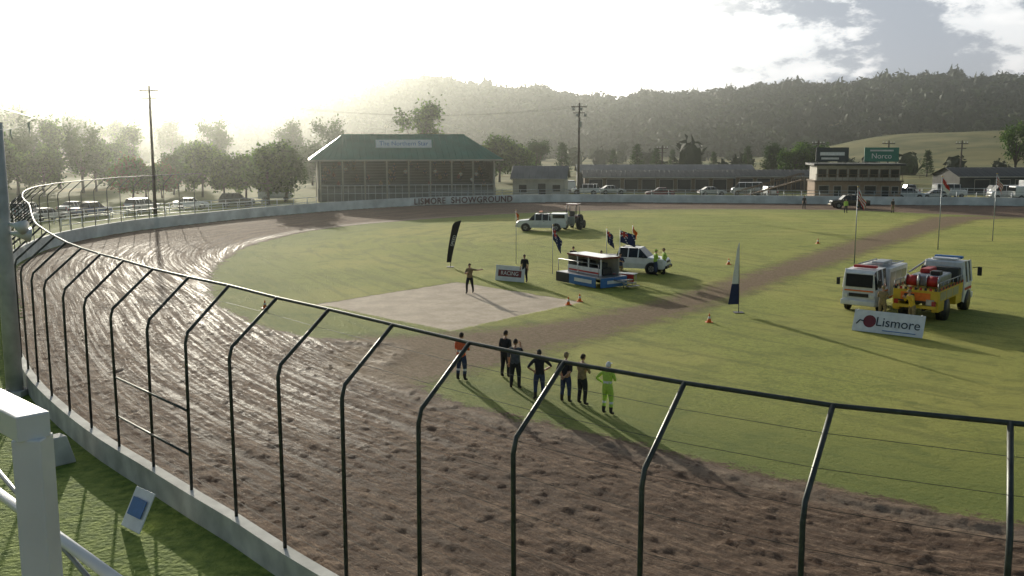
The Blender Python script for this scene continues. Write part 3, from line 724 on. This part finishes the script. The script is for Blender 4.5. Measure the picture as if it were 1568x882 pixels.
def feather(x,y,h,wtop,wbot,lean,top_m,bot_m,split,name='feather_banner',rz=0,z0=ZG,start=.1):
    e=empty(name,(x,y,z0),rz); b=B(); pts=[]
    for k in range(13):
        t=k/12; pts.append((lean*t**1.3,0,h*t))
    b.tube(pts,[.022-.012*k/12 for k in range(13)],'black_plastic',n=6); b.box((0,0,.02),(.5,.5,.03),'black_plastic')
    b.obj('pole',e); f=B(); 
    def at_(t,u):
        w=wbot+(wtop-wbot)*t
        if t>.88: w*=math.sqrt(max(0,1-((t-.88)/.12)**2))
        return (lean*t**1.3-w*u,.03*math.sin(5*t+2*u),h*t)
    n=24
    for k in range(n):
        t0=start+(1-start)*k/n;t1=start+(1-start)*(k+1)/n
        for j in range(3):
            f.add([at_(t0,j/3),at_(t0,(j+1)/3),at_(t1,(j+1)/3),at_(t1,j/3)],[[0,1,2,3]],bot_m if (t0+t1)/2<split else top_m,True)
    f.obj('sail',e); return e
e=feather(-4.4,69.7,3.35,.55,.28,.8,'black_cloth','black_cloth',.5); text('SPEED',.3,'white_cloth',e,(.24,-.05,1.9),(math.pi/2,math.radians(-74),0))
feather(11.9,50.9,3.7,.06,.62,-.08,'white_cloth','navy',.42,start=.12)
def board(a,b_,h,fm,im,name,z0=ZG,txt=None,tm='white_paint',lean=10,ts=.4,toff=0):
    a=np.array(a);b_=np.array(b_);d=b_-a;L_=np.linalg.norm(d);mid=(a+b_)/2; e=empty(name,(mid[0],mid[1],z0),math.atan2(d[1],d[0]))
    k=math.radians(-lean); Rm=Matrix.Rotation(k,4,'X'); b=B(); c=Rm@Vector((0,0,h/2))
    b.box(c,(L_,.04,h),fm,mat4=Rm,bv=.01); c2=Rm@Vector((0,-.024,h/2)); b.box(c2,(L_-.16,.006,h-.16),im,mat4=Rm)
    for s in(-1,1): b.tube([(s*L_*.45,.05,0.02),(s*L_*.45,h*math.sin(-k)+.0,h*.96)],.02,'steel',n=6); b.tube([(s*L_*.45,h*.55,0.02),(s*L_*.45,h*math.sin(-k),h*.9)],.02,'steel',n=6)
    b.obj('panel',e)
    if txt:
        c3=Rm@Vector((toff,-.043,h/2)); text(txt,ts,tm,e,c3,(math.pi/2+k,0,0))
    return e,Rm
e,Rm=board((-1.1,63.1),(.75,61.95),1.0,'white_paint','white_paint','sponsor_board',txt='RACING',ts=.36)
q=B(); q.box(Rm@Vector((0,-.033,.5)),(1.75,.01,.42),'maroon',mat4=Rm); q.obj('logo_band',e)
e,Rm=board((16.2,46.1),(18.75,44.1),1.05,'white_paint','white_paint','advertising_banner',txt='Lismore',tm='board_black',lean=22,ts=.62,toff=.45)
q=B(); c=Rm@Vector((-.85,-.034,.52)); vs=[c+Rm@Vector((.3*math.cos(t),0,.3*math.sin(t))) for t in np.linspace(0,6.283,20,endpoint=False)]; q.add(vs,[list(range(20))],'maroon'); 
q.tube([Rm@Vector((-1.45,-.04,.35)),Rm@Vector((-1.3,-.04,.55)),Rm@Vector((-1.1,-.04,.5))],.03,'board_black',n=5); q.tube([Rm@Vector((-.2,-.034,.14)),Rm@Vector((1.3,-.034,.14))],.02,'blue',n=5); q.obj('emblem',e)
e=empty('stage_trailer',(5.0,61.4,ZG),math.atan2(-3.6,2.5)); b=B()
b.box((0,0,.62),(4.3,2.2,.12),'steel',bv=.02)
b.box((.5,-1.14,.36),(2.6,.05,.6),'blue',bv=.01); b.box((-1.5,-1.14,.36),(1.3,.05,.6),'stand_dark',bv=.01); b.box((2.16,0,.36),(.05,2.1,.58),'blue',bv=.01); b.box((.6,-1.175,.38),(1.7,.012,.22),'white_paint'); b.box((2.195,.1,.38),(.012,1.3,.2),'white_paint')
b.box((-.2,.3,1.78),(3.4,1.5,.09),'white_paint',bv=.03); b.box((-.2,-.46,1.78),(3.42,.03,.12),'maroon'); b.box((1.52,.3,1.78),(.03,1.5,.12),'maroon'); b.box((-.2,.98,1.2),(3.4,.06,1.1),'cream_paint',bv=.02); b.box((-1.85,.3,1.2),(.06,1.4,1.1),'cream_paint',bv=.02)
for x_ in (-.9,.2,1.4): b.box((x_,-.4,1.2),(.06,.06,1.1),'white_paint')
b.box((-.2,-.42,.9),(3.3,.05,.42),'white_paint',bv=.01); b.box((-.2,-.46,.82),(3.0,.02,.1),'red'); b.box((0,.2,.9),(2.6,.7,.42),'black_plastic',bv=.03)
for x_ in (-1.2,-.3,.8): b.box((x_,.25,1.25),(.5,.4,.35),'stand_dark',bv=.05)
for s in(-1,1): wheel(e,-.4,s*.9,.30,.22,'wheel'); 
b.tube([(2.1,0,.5),(3.2,0,.45)],.05,'steel'); b.tube([(3.1,0,.1),(3.1,0,.6)],.04,'steel')
for k in range(3): b.box((2.5+.3*k,.7,.48-.15*k),(.3,.9,.05),'steel')
for x_ in(-2.,0,2.): b.tube([(x_,-1.08,.7),(x_,-1.08,1.5)],.02,'steel',n=6)
b.tube([(-2,-1.08,1.5),(2,-1.08,1.5)],.02,'steel',n=6); b.obj('deck',e)
b=B(); b.box((0,0,.73),(1.4,.7,.05),'white_paint',bv=.01); 
for sx in(-1,1):
    for sy in(-1,1): b.tube([(sx*.6,sy*.28,0),(sx*.6,sy*.28,.72)],.02,'steel',n=6)
b.box((0,-.36,.5),(1.4,.01,.45),'red'); b.obj('folding_table',loc=(7.1,61.0,ZG),rot=(0,0,-.5))

# fire tanker
rz=math.atan2(.78,.62)
e=empty('fire_engine',(22.0,50.7,ZG),rz,.95); b=B(); g='glass_dark'
for s in(-1,1): b.box((-.1,s*.42,.75),(6.6,.12,.22),'black_plastic')
st=[(3.4,.55,1.55,2.5,1.05,1.1,.95),(3.15,.5,1.6,2.72,1.12,1.16,.98),(1.75,.5,1.6,2.78,1.12,1.16,1.0),(1.65,.55,1.6,2.7,1.1,1.14,.96)]
loft(b,st,[(g,'white_paint'),(g,'white_paint'),('white_paint','white_paint')],'white_paint')
b.box((3.36,0,2.05),(.12,1.9,.78),g,bv=.04,mat4=Matrix.Rotation(-.12,4,'Y')); b.box((3.5,0,.75),(.25,2.3,.35),'white_paint',bv=.05)
for x_ in (3.1,2.45,1.78):
    for s in(-1,1): b.tube([(x_,s*1.15,1.55),(x_,s*1.0,2.76)],.06,'white_paint',n=4,smooth=False)
for s in(-1,1):
    b.box((3.45,s*.85,1.05),(.1,.35,.22),'lamp_clear',bv=.03); b.tube([(3.2,s*1.15,2.3),(3.45,s*1.45,2.35)],.02,'black_plastic'); b.box((3.45,s*1.47,2.1),(.08,.24,.5),'black_plastic',bv=.03)
    b.box((2.4,s*1.165,1.25),(1.3,.02,.14),'red')
b.box((2.6,0,2.9),(.35,1.5,.16),'blue',bv=.05); b.box((2.1,0,2.86),(.7,1.3,.1),'white_paint',bv=.03)
b.box((1.63,0,2.2),(.03,1.5,.5),g)
b.box((-1.0,0,1.4),(4.7,2.3,.62),'yellow',bv=.03)
for s in(-1,1):
    b.box((.65,s*.98,.85),(1.2,.34,.5),'yellow',bv=.03); b.box((-2.75,s*.98,.85),(1.1,.34,.5),'yellow',bv=.03)
    for x_ in(-2.5,-1.3,-.1): b.box((x_,s*1.155,1.4),(1.05,.012,.44),'steel')
    for k in range(16): b.box((-3.2+.295*k,s*1.16,1.78),(.15,.03,.13),'red' if k%2 else 'black_plastic')
    b.tube([(-3.3,s*1.1,2.1),(1.3,s*1.1,2.1)],.03,'steel',n=6)
    for k in range(6): b.tube([(-3.3+.92*k,s*1.1,1.7),(-3.3+.92*k,s*1.1,2.1)],.025,'steel',n=6)
for k in range(9): b.box((-3.37,-1.0+.25*k,1.78),(.03,.13,.14),'red' if k%2 else 'black_plastic')
b.box((-3.36,0,1.35),(.03,1.5,.45),'orange'); b.box((-3.4,.0,.85),(.3,2.2,.16),'yellow',bv=.03); b.box((-3.37,-.75,1.1),(.05,.4,.3),'steel'); 
b.box((-3.36,0,1.12),(.04,2.1,.08),'black_plastic'); b.box((-3.42,.3,1.3),(.12,.5,.4),'black_plastic',bv=.03)
for s in(-1,1): b.box((-3.43,s*.95,1.0),(.05,.2,.35),'tail_red')
b.box((-.6,0,2.0),(2.2,1.5,.6),'galv',bv=.08); b.box((1.1,0,2.1),(.5,2.0,.8),'stand_dark',bv=.06)
for y_ in(-.55,.5): b.tube([(-2.2,y_-.28,2.05),(-2.2,y_+.28,2.05)],.28,'red',n=18); b.tube([(-2.2,y_-.31,2.05),(-2.2,y_-.28,2.05)],.34,'steel',n=18); b.tube([(-2.2,y_+.28,2.05),(-2.2,y_+.31,2.05)],.34,'steel',n=18)
b.box((-.2,.3,2.42),(1.4,.5,.25),'red',bv=.06); b.box((-1.2,-.4,2.4),(.6,.5,.25),'black_plastic',bv=.05); b.tube([(-1.6,.9,2.4),(1.2,.9,2.7)],.05,'steel'); b.tube([(-3.0,0,1.7),(-3.0,0,2.5)],.04,'steel')
for x_ in(2.5,-1.7):
    for s in(-1,1):
        wheel(e,x_,s*.98,.48,.3,'wheel'); b.tube([(x_,s*.75,.55),(x_,s*1.17,.55)],.6,'black_plastic',n=20)
b.obj('body',e)
rz=math.atan2(-.79,-.62)
e=empty('rescue_truck',(19.6,52.7,ZG),rz,.93); b=B()
st=[(2.55,.45,1.35,2.25,.88,.93,.8),(2.35,.4,1.4,2.42,.95,1.0,.84),(.7,.4,1.4,2.46,.95,1.0,.86),(.6,.45,1.4,2.4,.93,.98,.84)]
loft(b,st,[(g,'white_paint'),(g,'white_paint'),('white_paint','white_paint')],'white_paint')
b.box((2.57,0,1.84),(.06,1.5,.72),'rubber',bv=.02,mat4=Matrix.Rotation(-.06,4,'Y')); b.box((2.62,0,.6),(.22,1.95,.3),'white_paint',bv=.06); b.box((2.585,0,1.02),(.06,1.1,.2),'black_plastic',bv=.02); b.box((2.565,0,1.27),(.06,1.6,.07),'orange')
for s in(-1,1):
    b.box((2.6,s*.75,.98),(.1,.28,.2),'lamp_clear',bv=.03); b.box((2.66,s*1.15,1.75),(.08,.2,.4),'black_plastic',bv=.03); b.tube([(2.4,s*.95,1.95),(2.66,s*1.12,1.95)],.018,'black_plastic')
    b.box((1.5,s*1.0,1.18),(1.7,.02,.12),'orange')
    for x_ in (2.3,1.45,.72): b.tube([(x_,s*.99,1.38),(x_,s*.86,2.44)],.05,'white_paint',n=4,smooth=False)
b.box((-1.15,0,1.5),(3.3,2.05,1.8),'white_paint',bv=.05)
for s in(-1,1):
    for x_ in(-2.1,-1.1,-.1): b.box((x_,s*1.03,1.5),(.9,.012,1.3),'steel')
    b.box((-1.15,s*1.032,.72),(3.2,.02,.12),'orange')
for k in range(5): b.tube([(-2.6+.7*k,-.8,2.5),(-2.6+.7*k,.8,2.5)],.03,'steel',n=6)
for s in(-1,1): b.tube([(-2.7,s*.8,2.52),(.4,s*.8,2.52)],.035,'steel',n=6)
b.box((1.6,0,2.55),(.35,1.3,.14),'red',bv=.05); b.box((-.6,.2,2.6),(1.6,.7,.2),'galv',bv=.05); b.box((0,0,.5),(4.8,.9,.2),'black_plastic')
for x_ in(1.6,-1.5):
    for s in(-1,1): wheel(e,x_,s*.9,.4,.25,'wheel')
b.obj('body',e)
car((45.0,131.5),math.radians(175),'ute','car_black','pickup_truck',z=.06)
pk=[(12.4,166,170,'suv','white_paint'),(17.0,168,10,'sedan','car_silver'),(10,172,90,'van','white_paint'),(24,160,178,'sedan','maroon'),(33,163,5,'sedan','car_silver'),
 (41,158,95,'suv','white_paint'),(39,164,170,'van','car_silver'),(61,152,0,'suv','white_paint'),(65.5,153,175,'sedan','car_silver'),(70,158,5,'van','white_paint'),(76.5,153,180,'van','white_paint'),(80,161,2,'suv','car_blue'),(66,164,90,'ute','white_paint'),(58,163,20,'sedan','car_black'),
 (-53,112,60,'sedan','car_silver'),(-57,116,65,'suv','white_paint'),(-50.5,118,60,'ute','car_blue'),(-60,106,60,'sedan','maroon'),(-55,124,70,'sedan','white_paint'),(-47,125,70,'suv','car_silver'),(-64,118,60,'van','white_paint'),(-43,132,20,'sedan','white_paint'),(-38,136,15,'suv','car_black'),(-61,99,62,'suv','car_black'),(3,163,80,'sedan','white_paint'),(-36,150,10,'van','white_paint')]
for x_,y_,r_2,k,c in pk: car((x_,y_),math.radians(r_2),k,c,z=.0)
e=empty('box_truck',(79,150,0),math.radians(185)); b=B(); b.box((-.8,0,1.9),(4.6,2.2,2.2),'white_paint',bv=.05); b.box((2.4,0,1.35),(1.5,2.0,1.6),'white_paint',bv=.15); b.box((2.95,0,1.7),(.5,1.8,.6),g,bv=.05); b.box((0,0,.6),(6,1,.25),'black_plastic')
for x_ in(2.2,-1.8):
    for s in(-1,1): wheel(e,x_,s*.9,.4,.25,'wheel')
b.obj('body',e)
for x_,y_ in [(-13.3,52.2),(9.8,48.1),(15.8,71.2),(3.1,53.4),(3.8,54.5),(26.8,85.8)]:
    b=B(); b.box((0,0,.02),(.34,.34,.04),'orange',bv=.01); b.tube([(0,0,.04),(0,0,.2)],[.11,.075],'orange',n=14); b.tube([(0,0,.2),(0,0,.31)],[.075,.05],'white_paint',n=14); b.tube([(0,0,.31),(0,0,.46)],[.05,.02],'orange',n=14)
    b.obj('traffic_cone',loc=(x_,y_,ZG))

# ------------------------------------------------------------------ buildings
def roof_hip(b,x0,x1,y0,y1,ze,zr,ins_,m,th=.12):
    r0=(x0+ins_,(y0+y1)/2,zr);r1=(x1-ins_,(y0+y1)/2,zr)
    E=[(x0,y0,ze),(x1,y0,ze),(x1,y1,ze),(x0,y1,ze)]
    b.add([E[0],E[1],r1,r0],[[0,1,2,3]],m); b.add([E[2],E[3],r0,r1],[[0,1,2,3]],m); b.add([E[1],E[2],r1],[[0,1,2]],m); b.add([E[3],E[0],r0],[[0,1,2]],'roof_white' if ins_>3 else m)
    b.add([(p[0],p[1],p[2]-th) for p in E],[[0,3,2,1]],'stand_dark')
    for i in range(4):
        a=E[i];c=E[(i+1)%4]; b.add([a,c,(c[0],c[1],c[2]-th-.12),(a[0],a[1],a[2]-th-.12)],[[0,1,2,3]],'cream_paint')
e=empty('grandstand',(-16.4,152.5,0),math.radians(12)); b=B()
roof_hip(b,-14.6,14.3,-5.5,6.5,6.2,9.8,5.,'roof_green')
for k in range(30):
    xx=-13.8+27.6*k/29
    b.tube([(xx,-5.45,6.25),(max(-9.3,min(9.3,xx)),.5,9.82)],.03,'roof_green',n=4)
b.tube([(-9.6,.5,9.85),(9.3,.5,9.85)],.12,'roof_green',n=6)
b.obj('roof',e); b=B()
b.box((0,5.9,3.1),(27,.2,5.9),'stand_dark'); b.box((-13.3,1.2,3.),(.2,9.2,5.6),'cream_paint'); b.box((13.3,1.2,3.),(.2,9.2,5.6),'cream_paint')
b.box((0,-3.6,.95),(26.8,.2,1.9),'seat')
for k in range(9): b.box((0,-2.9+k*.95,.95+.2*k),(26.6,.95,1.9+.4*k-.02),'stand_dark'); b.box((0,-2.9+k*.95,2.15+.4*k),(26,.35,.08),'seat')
for k in range(9):
    xx=-13+26*k/8; b.box((xx,-4.6,3.1),(.2,.2,6.1),'cream_paint')
    b.tube([(xx,-4.6,5.5),(xx+.5,-4.6,6.05)],.05,'wood',n=4)
    if k<8: b.tube([(xx+3.25,-4.6,5.5),(xx+2.75,-4.6,6.05)],.05,'wood',n=4)
b.tube([(-13,-4.6,1.2),(13,-4.6,1.2)],.05,'white_paint'); b.tube([(-13,-4.6,2.4),(13,-4.6,2.4)],.05,'white_paint')
for k in range(27): b.tube([(-13+k,-4.6,0),(-13+k,-4.6,2.4)],.03,'white_paint',n=4)
b.obj('tiers',e)
b=B(); b.box((0,0,0),(8.4,.08,1.25),'white_paint'); s_=b.obj('roof_sign',e,loc=(-.5,-2.9,8.5),rot=(math.radians(-20),0,0)); text('The Northern Star',.95,'blue',s_,(0,-.06,0),(math.pi/2,0,0))
sit=body('lap',0,'sit')
cr=empty('spectator_crowd',(-16.4,152.5,0),math.radians(12))
cm=[]
for top_,leg_ in (('blue_cloth','black_cloth'),('wall_paint','blue_cloth'),('grey_cloth','khaki_cloth'),('grey_cloth','blue_cloth'),('khaki_cloth','black_cloth'),('black_cloth','grey_cloth'),('maroon','blue_cloth')):
    out,lab,hb,hd=sit; me=out.copy(); me.materials.clear()
    for q in [leg_,top_,'skin',top_,'skin',leg_,'shoe']: me.materials.append(M[q])
    me.polygons.foreach_set('material_index',lab.astype(np.int32)); cm.append(me)
hm=head_mesh(None).mesh('head')
for k in range(46):
    row=random.randrange(0,9); xx=random.uniform(-12.6,12.6); zz=2.19+.4*row-.82; yy=-2.9+row*.95
    c=obj('spectator_body',random.choice(cm),cr,loc=(xx,yy,zz),rot=(0,0,math.pi+random.uniform(-.4,.4))); obj('spectator_head',hm,c,loc=(0,.03,1.66))
def shed(name,cx,cy,w,d,h,rh,rz,wallm,roofm,front=()):
    e=empty(name,(cx,cy,0),rz); b=B()
    b.box((0,0,h/2),(w,d,h),wallm,bv=.02)
    for s in(-1,1):
        b.add([(-w/2-.4,s*(d/2+.4),h-.05),(w/2+.4,s*(d/2+.4),h-.05),(w/2+.4,0,h+rh),(-w/2-.4,0,h+rh)],[[0,1,2,3]],roofm)
        b.add([(s*w/2,-d/2,h),(s*w/2,d/2,h),(s*w/2,0,h+rh-.08)],[[0,1,2]],wallm)
    n=int(w*1.2)
    for k in range(n+1):
        xx=-w/2-.35+(w+.7)*k/n; b.tube([(xx,-d/2-.4,h-.03),(xx,0,h+rh+.02)],.025,roofm,n=4)
    for (xx,zz,ww,hh,mt) in front:
        b.box((xx,-d/2-.01,zz),(ww+.16,.05,hh+.16),'cream_paint'); b.box((xx,-d/2-.05,zz),(ww,.04,hh),mt)
    b.box((0,-d/2-.43,h-.1),(w+.8,.06,.16),'cream_paint'); b.obj('structure',e); return e
shed('small_pavilion',4.6,158,8.2,6,3.1,1.9,math.radians(-8),'cream_paint','roof_grey',[(-2.5,1.5,1.2,1.2,'glass_dark'),(.5,1.2,1.2,2.2,'black_plastic'),(2.8,1.6,1.2,1.,'glass_dark')])
fr=[(-11+3.1*k,1.2,2.3,2.,'black_plastic') for k in range(8)]
shed('stable_shed',26,178,26,8,2.6,1.1,math.radians(-3),'wood','roof_dark',fr)
shed('stable_shed',44,182,20,8,2.6,1.1,0,'wood','roof_dark',[(-8+3.1*k,1.2,2.3,2.,'black_plastic') for k in range(6)])
shed('stable_shed',30,196,34,8,3.0,1.3,0,'stand_dark','roof_grey',[])
shed('produce_shed',86,172,22,9,3.0,1.4,math.radians(5),'stand_dark','roof_dark',[(-7+3.6*k,1.3,2.6,2.2,'black_plastic') for k in range(5)])
e=empty('scoring_building',(52.5,152,0),math.radians(-6)); b=B()
b.box((0,0,1.4),(12.6,6,2.8),'brick',bv=.02); b.box((0,0,4.05),(12.2,5.6,2.4),'cream_paint',bv=.02); b.box((0,-.2,2.9),(13.0,6.6,.22),'wood'); b.box((0,-.1,5.4),(13.4,7.,.3),'roof_dark')
for k in range(8):
    xx=-5.3+1.52*k; b.box((xx,-2.84,4.1),(1.25,.12,1.25),'wood'); b.box((xx,-2.92,4.1),(1.02,.06,1.02),'glass_dark')
for xx,ww,hh,zz in [(-5,1.4,1.2,1.6),(-3,1.,2.1,1.1),(-.6,1.6,1.2,1.6),(1.8,1.6,1.2,1.6),(4,1.,2.1,1.1),(5.4,.9,1.,1.6)]:
    b.box((xx,-3.03,zz),(ww+.18,.06,hh+.18),'cream_paint'); b.box((xx,-3.08,zz),(ww,.05,hh),'glass_dark')
for k in range(14): b.tube([(-6.3+.97*k,-3.4,3.0),(-6.3+.97*k,-3.4,3.9)],.03,'wood',n=4)
b.tube([(-6.4,-3.4,3.9),(6.4,-3.4,3.9)],.04,'wood',n=4); b.obj('walls',e)
b=B(); b.box((-3.9,-2.6,6.9),(4.8,.15,2.1),'board_black'); b.box((3.3,-2.6,6.9),(5.0,.15,2.1),'board_green')
b.box((-3.9,-2.69,7.0),(3.6,.03,.5),'white_paint'); b.box((-4.2,-2.69,6.3),(2.6,.03,.3),'wall_paint'); b.box((3.3,-2.69,7.5),(3.4,.03,.25),'wall_paint')
for xx in(-6,-1.9,1.1,5.5): b.tube([(xx,-2.5,5.5),(xx,-2.5,7.9)],.06,'steel')
b.obj('billboards',e); text('Norco',1.1,'white_paint',e,(3.3,-2.7,6.65),(math.pi/2,0,0))
b=B()
for s in(-.7,.7):
    b.tube([(-5,s,.2),(5,s,3.)],.08,'wood',n=4); b.tube([(-5,s,1.2),(5,s,4.)],.06,'wood',n=4)
    for k in range(9): b.tube([(-5+1.25*k,s,0),(-5+1.25*k,s,1.2+.35*k)],.05,'wood',n=4)
for k in range(22): b.box((-4.9+.46*k,0,.25+.13*k),(.42,1.5,.05),'wood')
b.obj('timber_staircase',loc=(39.8,152.5,0))
def pole(x_,y_,h,lights=True,name='utility_pole'):
    b=B(); b.tube([(0,0,0),(.05,0,h)],[.2,.12],'wood_pole',n=10); b.box((0,0,h-.6),(2.4,.12,.14),'wood_pole'); b.box((0,0,h-1.5),(1.8,.12,.12),'wood_pole')
    for xx in(-1.05,-.45,.45,1.05): b.tube([(xx,0,h-.5),(xx,0,h-.25)],.05,'white_paint',n=6)
    if lights:
        for k,xx in enumerate((-.9,-.3,.3,.9)): b.box((xx,-.25,h-.95-.9*(k%2)),(.42,.3,.4),'steel',bv=.05)
        b.box((.25,0,h-3.2),(.4,.4,.9),'steel',bv=.06)
    b.obj(name,loc=(x_,y_,0)); return (x_,y_,h)
pole(10.1,150.5,14.6); pole(-43.5,120,15.5,False); pole(-70,128,13,False); pole(72,190,9,False); pole(57,185,9,False); pole(86,190,9,False); pole(31,205,8,False)
b=B()
for s in(-.9,.9):
    b.tube([(-43.5+s+((10.1+43.5)*t),120+30.5*t,15.2-1.1*t-2.2*4*t*(1-t)) for t in np.linspace(0,1,14)],.010,'black_plastic',n=4)
b.obj('power_line')
b=B(); b.tube([(0,0,0),(0,0,9.6)],[.29,.25],'mast_grey',n=16); b.box((0,0,.1),(.8,.8,.2),'concrete')
for s,zz in((1,6.1),(-1,5.8)):
    b.tube([(.22,0,zz),(.45,-.1,zz),(.85,-.2*s,zz-.08)],[.06,.08,.26],'white_paint',n=14)
b.obj('loudspeaker_mast',loc=(-17.75,34.2,0))  # grey post carrying two horn loudspeakers, no floodlights on it
b=B(); A0=Vector((-17.75,34.2,9.4)); A1=Vector((-12.9,27.0,9.6)); n=8
pts=[A0.lerp(A1,t)-Vector((0,0,.15*4*t*(1-t))) for t in np.linspace(0,1,n)]
A2=Vector((-9.5,16,9.9)); pts+= [A1.lerp(A2,t) for t in (.25,.5,.75,1.)]
b.tube(pts,.008,'white_paint',n=4)
for k in (3,6,9):
    p=pts[k]; d=(A1-A0).normalized()*.22; b.add([p-d,p+d,p+Vector((.03,.0,-.4))],[[0,1,2]],'white_cloth')
b.obj('bunting')
def railf(pts,h,name,m='white_paint',sp=2.0,nr=2):
    b=B(); c=catmull(pts,sp,False)
    for p in c: b.tube([(p[0],p[1],0),(p[0],p[1],h)],.045,m,n=6)
    for k in range(nr): b.tube([(p[0],p[1],h*(k+1)/nr-.03) for p in c],.04,m,n=6)
    b.obj(name)
railf([(-45,98),(-42,110),(-37,120),(-31,130),(-27,136)],1.3,'white_rail_fence')
railf([(-52,100),(-48,114),(-42,126),(-34,138)],1.2,'white_rail_fence',nr=3)
railf([(-12,143),(4,149),(26,148),(48,145),(75,141)],1.7,'mesh_boundary_fence','galv',2.4,4)
railf([(60,156),(90,152)],1.6,'white_rail_fence')
railf([(-60,235),(40,240),(130,230)],1.2,'paddock_fence','wood',5,3)
b=B()
b.box((-1.64,3.25,7.0),(.10,.10,2.0),'white_paint',bv=.006)
b.box((-2.30,3.88,8.04),(1.9,.11,.09),'white_paint',mat4=Matrix.Rotation(math.radians(136),4,'Z'),bv=.006)
b.tube([(-3.4,5.55,7.25),(-1.2,3.35,7.25)],.025,'white_paint'); b.tube([(-3.4,5.55,7.6),(-1.2,3.35,7.0)],.012,'steel')
b.obj('platform_railing')
b=B(); b.box((0,-2.5,6.1),(9,9,.2),'wood'); 
for xx in(-4.2,4.2):
    for yy in(-6.5,1.5): b.box((xx,yy,3),(.2,.2,6),'steel')
b.obj('viewing_platform')

# ------------------------------------------------------------------ haze lying over the valley and the far half of the showground
b=B(); b.box((0,560,41),(1900,1000,86),'white_paint'); hz=b.obj('evening_haze')
hm_=bpy.data.materials.new('haze'); hm_.use_nodes=True; nt=hm_.node_tree; nt.nodes.clear(); o_=nt.nodes.new('ShaderNodeOutputMaterial'); v=nt.nodes.new('ShaderNodeVolumeScatter')
v.inputs['Density'].default_value=.00050; v.inputs['Anisotropy'].default_value=.90; v.inputs['Color'].default_value=(.97,1,.94,1); nt.links.new(v.outputs[0],o_.inputs['Volume'])
hz.data.materials.clear(); hz.data.materials.append(hm_)

# ------------------------------------------------------------------ world, sun, camera
w=bpy.data.worlds.new('World'); scene.world=w; w.use_nodes=True; nt=w.node_tree; N=nt.nodes; L=nt.links; bg=N['Background']
sky=N.new('ShaderNodeTexSky'); sky.sky_type='NISHITA'; sky.sun_disc=False; sky.sun_elevation=SUN_EL; sky.sun_rotation=SUN_AZ; sky.air_density=1.2; sky.dust_density=2.5
tc=N.new('ShaderNodeTexCoord'); D=tc.outputs['Generated']
mpn=N.new('ShaderNodeMapping'); mpn.inputs['Scale'].default_value=(1,1,2.2); mpn.inputs['Location'].default_value=(.06,0,.05); L.new(D,mpn.inputs['Vector'])
def wn(sc,det=6,ro=.55):
    n=N.new('ShaderNodeTexNoise'); n.inputs['Scale'].default_value=sc; n.inputs['Detail'].default_value=det; n.inputs['Roughness'].default_value=ro; L.new(mpn.outputs[0],n.inputs['Vector']); return n.outputs['Fac']
def wmr(x,a,b_,c=0,d=1):
    n=N.new('ShaderNodeMapRange'); n.interpolation_type='SMOOTHSTEP'; L.new(x,n.inputs[0])
    for i,q in enumerate((a,b_,c,d)): n.inputs[i+1].default_value=q
    return n.outputs[0]
def wmix(f,a,b_):
    n=N.new('ShaderNodeMix'); n.data_type='RGBA'; L.new(f,n.inputs[0])
    for i,q in ((6,a),(7,b_)):
        if isinstance(q,tuple): n.inputs[i].default_value=(*q,1)
        else: L.new(q,n.inputs[i])
    return n.outputs[2]
def wmul(a,b_):
    n=N.new('ShaderNodeMath'); n.operation='MULTIPLY'; L.new(a,n.inputs[0]); L.new(b_,n.inputs[1]); return n.outputs[0]
sd=Vector((math.sin(SUN_AZ)*math.cos(SUN_EL),math.cos(SUN_AZ)*math.cos(SUN_EL),math.sin(SUN_EL)))
dt=N.new('ShaderNodeVectorMath'); dt.operation='DOT_PRODUCT'; L.new(D,dt.inputs[0]); dt.inputs[1].default_value=sd
sx=N.new('ShaderNodeSeparateXYZ'); L.new(D,sx.inputs[0])
cloud=wmix(wmr(wn(8.5,7,.62),.46,.56),(3.7,4.2,5.0),(9.8,10.1,10.2))
cloud=wmix(wmr(wn(17,6,.6),.52,.66,0,.65),cloud,(12,12,11.8))
low=wmr(sx.outputs['Z'],.12,.45,1,.0)
front=wmr(dt.outputs['Value'],.1,.8,0.0,1)
base=wmix(wmul(low,front),sky.outputs[0],cloud)
gl=wmr(dt.outputs['Value'],.81,.985,0,1)
fin=wmix(gl,base,(31,30,26.5))
L.new(fin,bg.inputs['Color']); bg.inputs['Strength'].default_value=.105
sl=bpy.data.lights.new('sun','SUN'); sl.energy=5; sl.angle=math.radians(.5); sl.color=(1,.93,.76); so=bpy.data.objects.new('sun',sl); COL.objects.link(so)
so.rotation_euler=sd.to_track_quat('Z','Y').to_euler()
cd=bpy.data.cameras.new('camera'); cam=bpy.data.objects.new('camera',cd); COL.objects.link(cam); cam.location=(0,0,9); cam.rotation_euler=(math.pi/2-math.atan(226/1506),0,0)
cd.sensor_width=36; cd.lens=36*1506/1568; cd.clip_start=.1; cd.clip_end=9000; scene.camera=cam
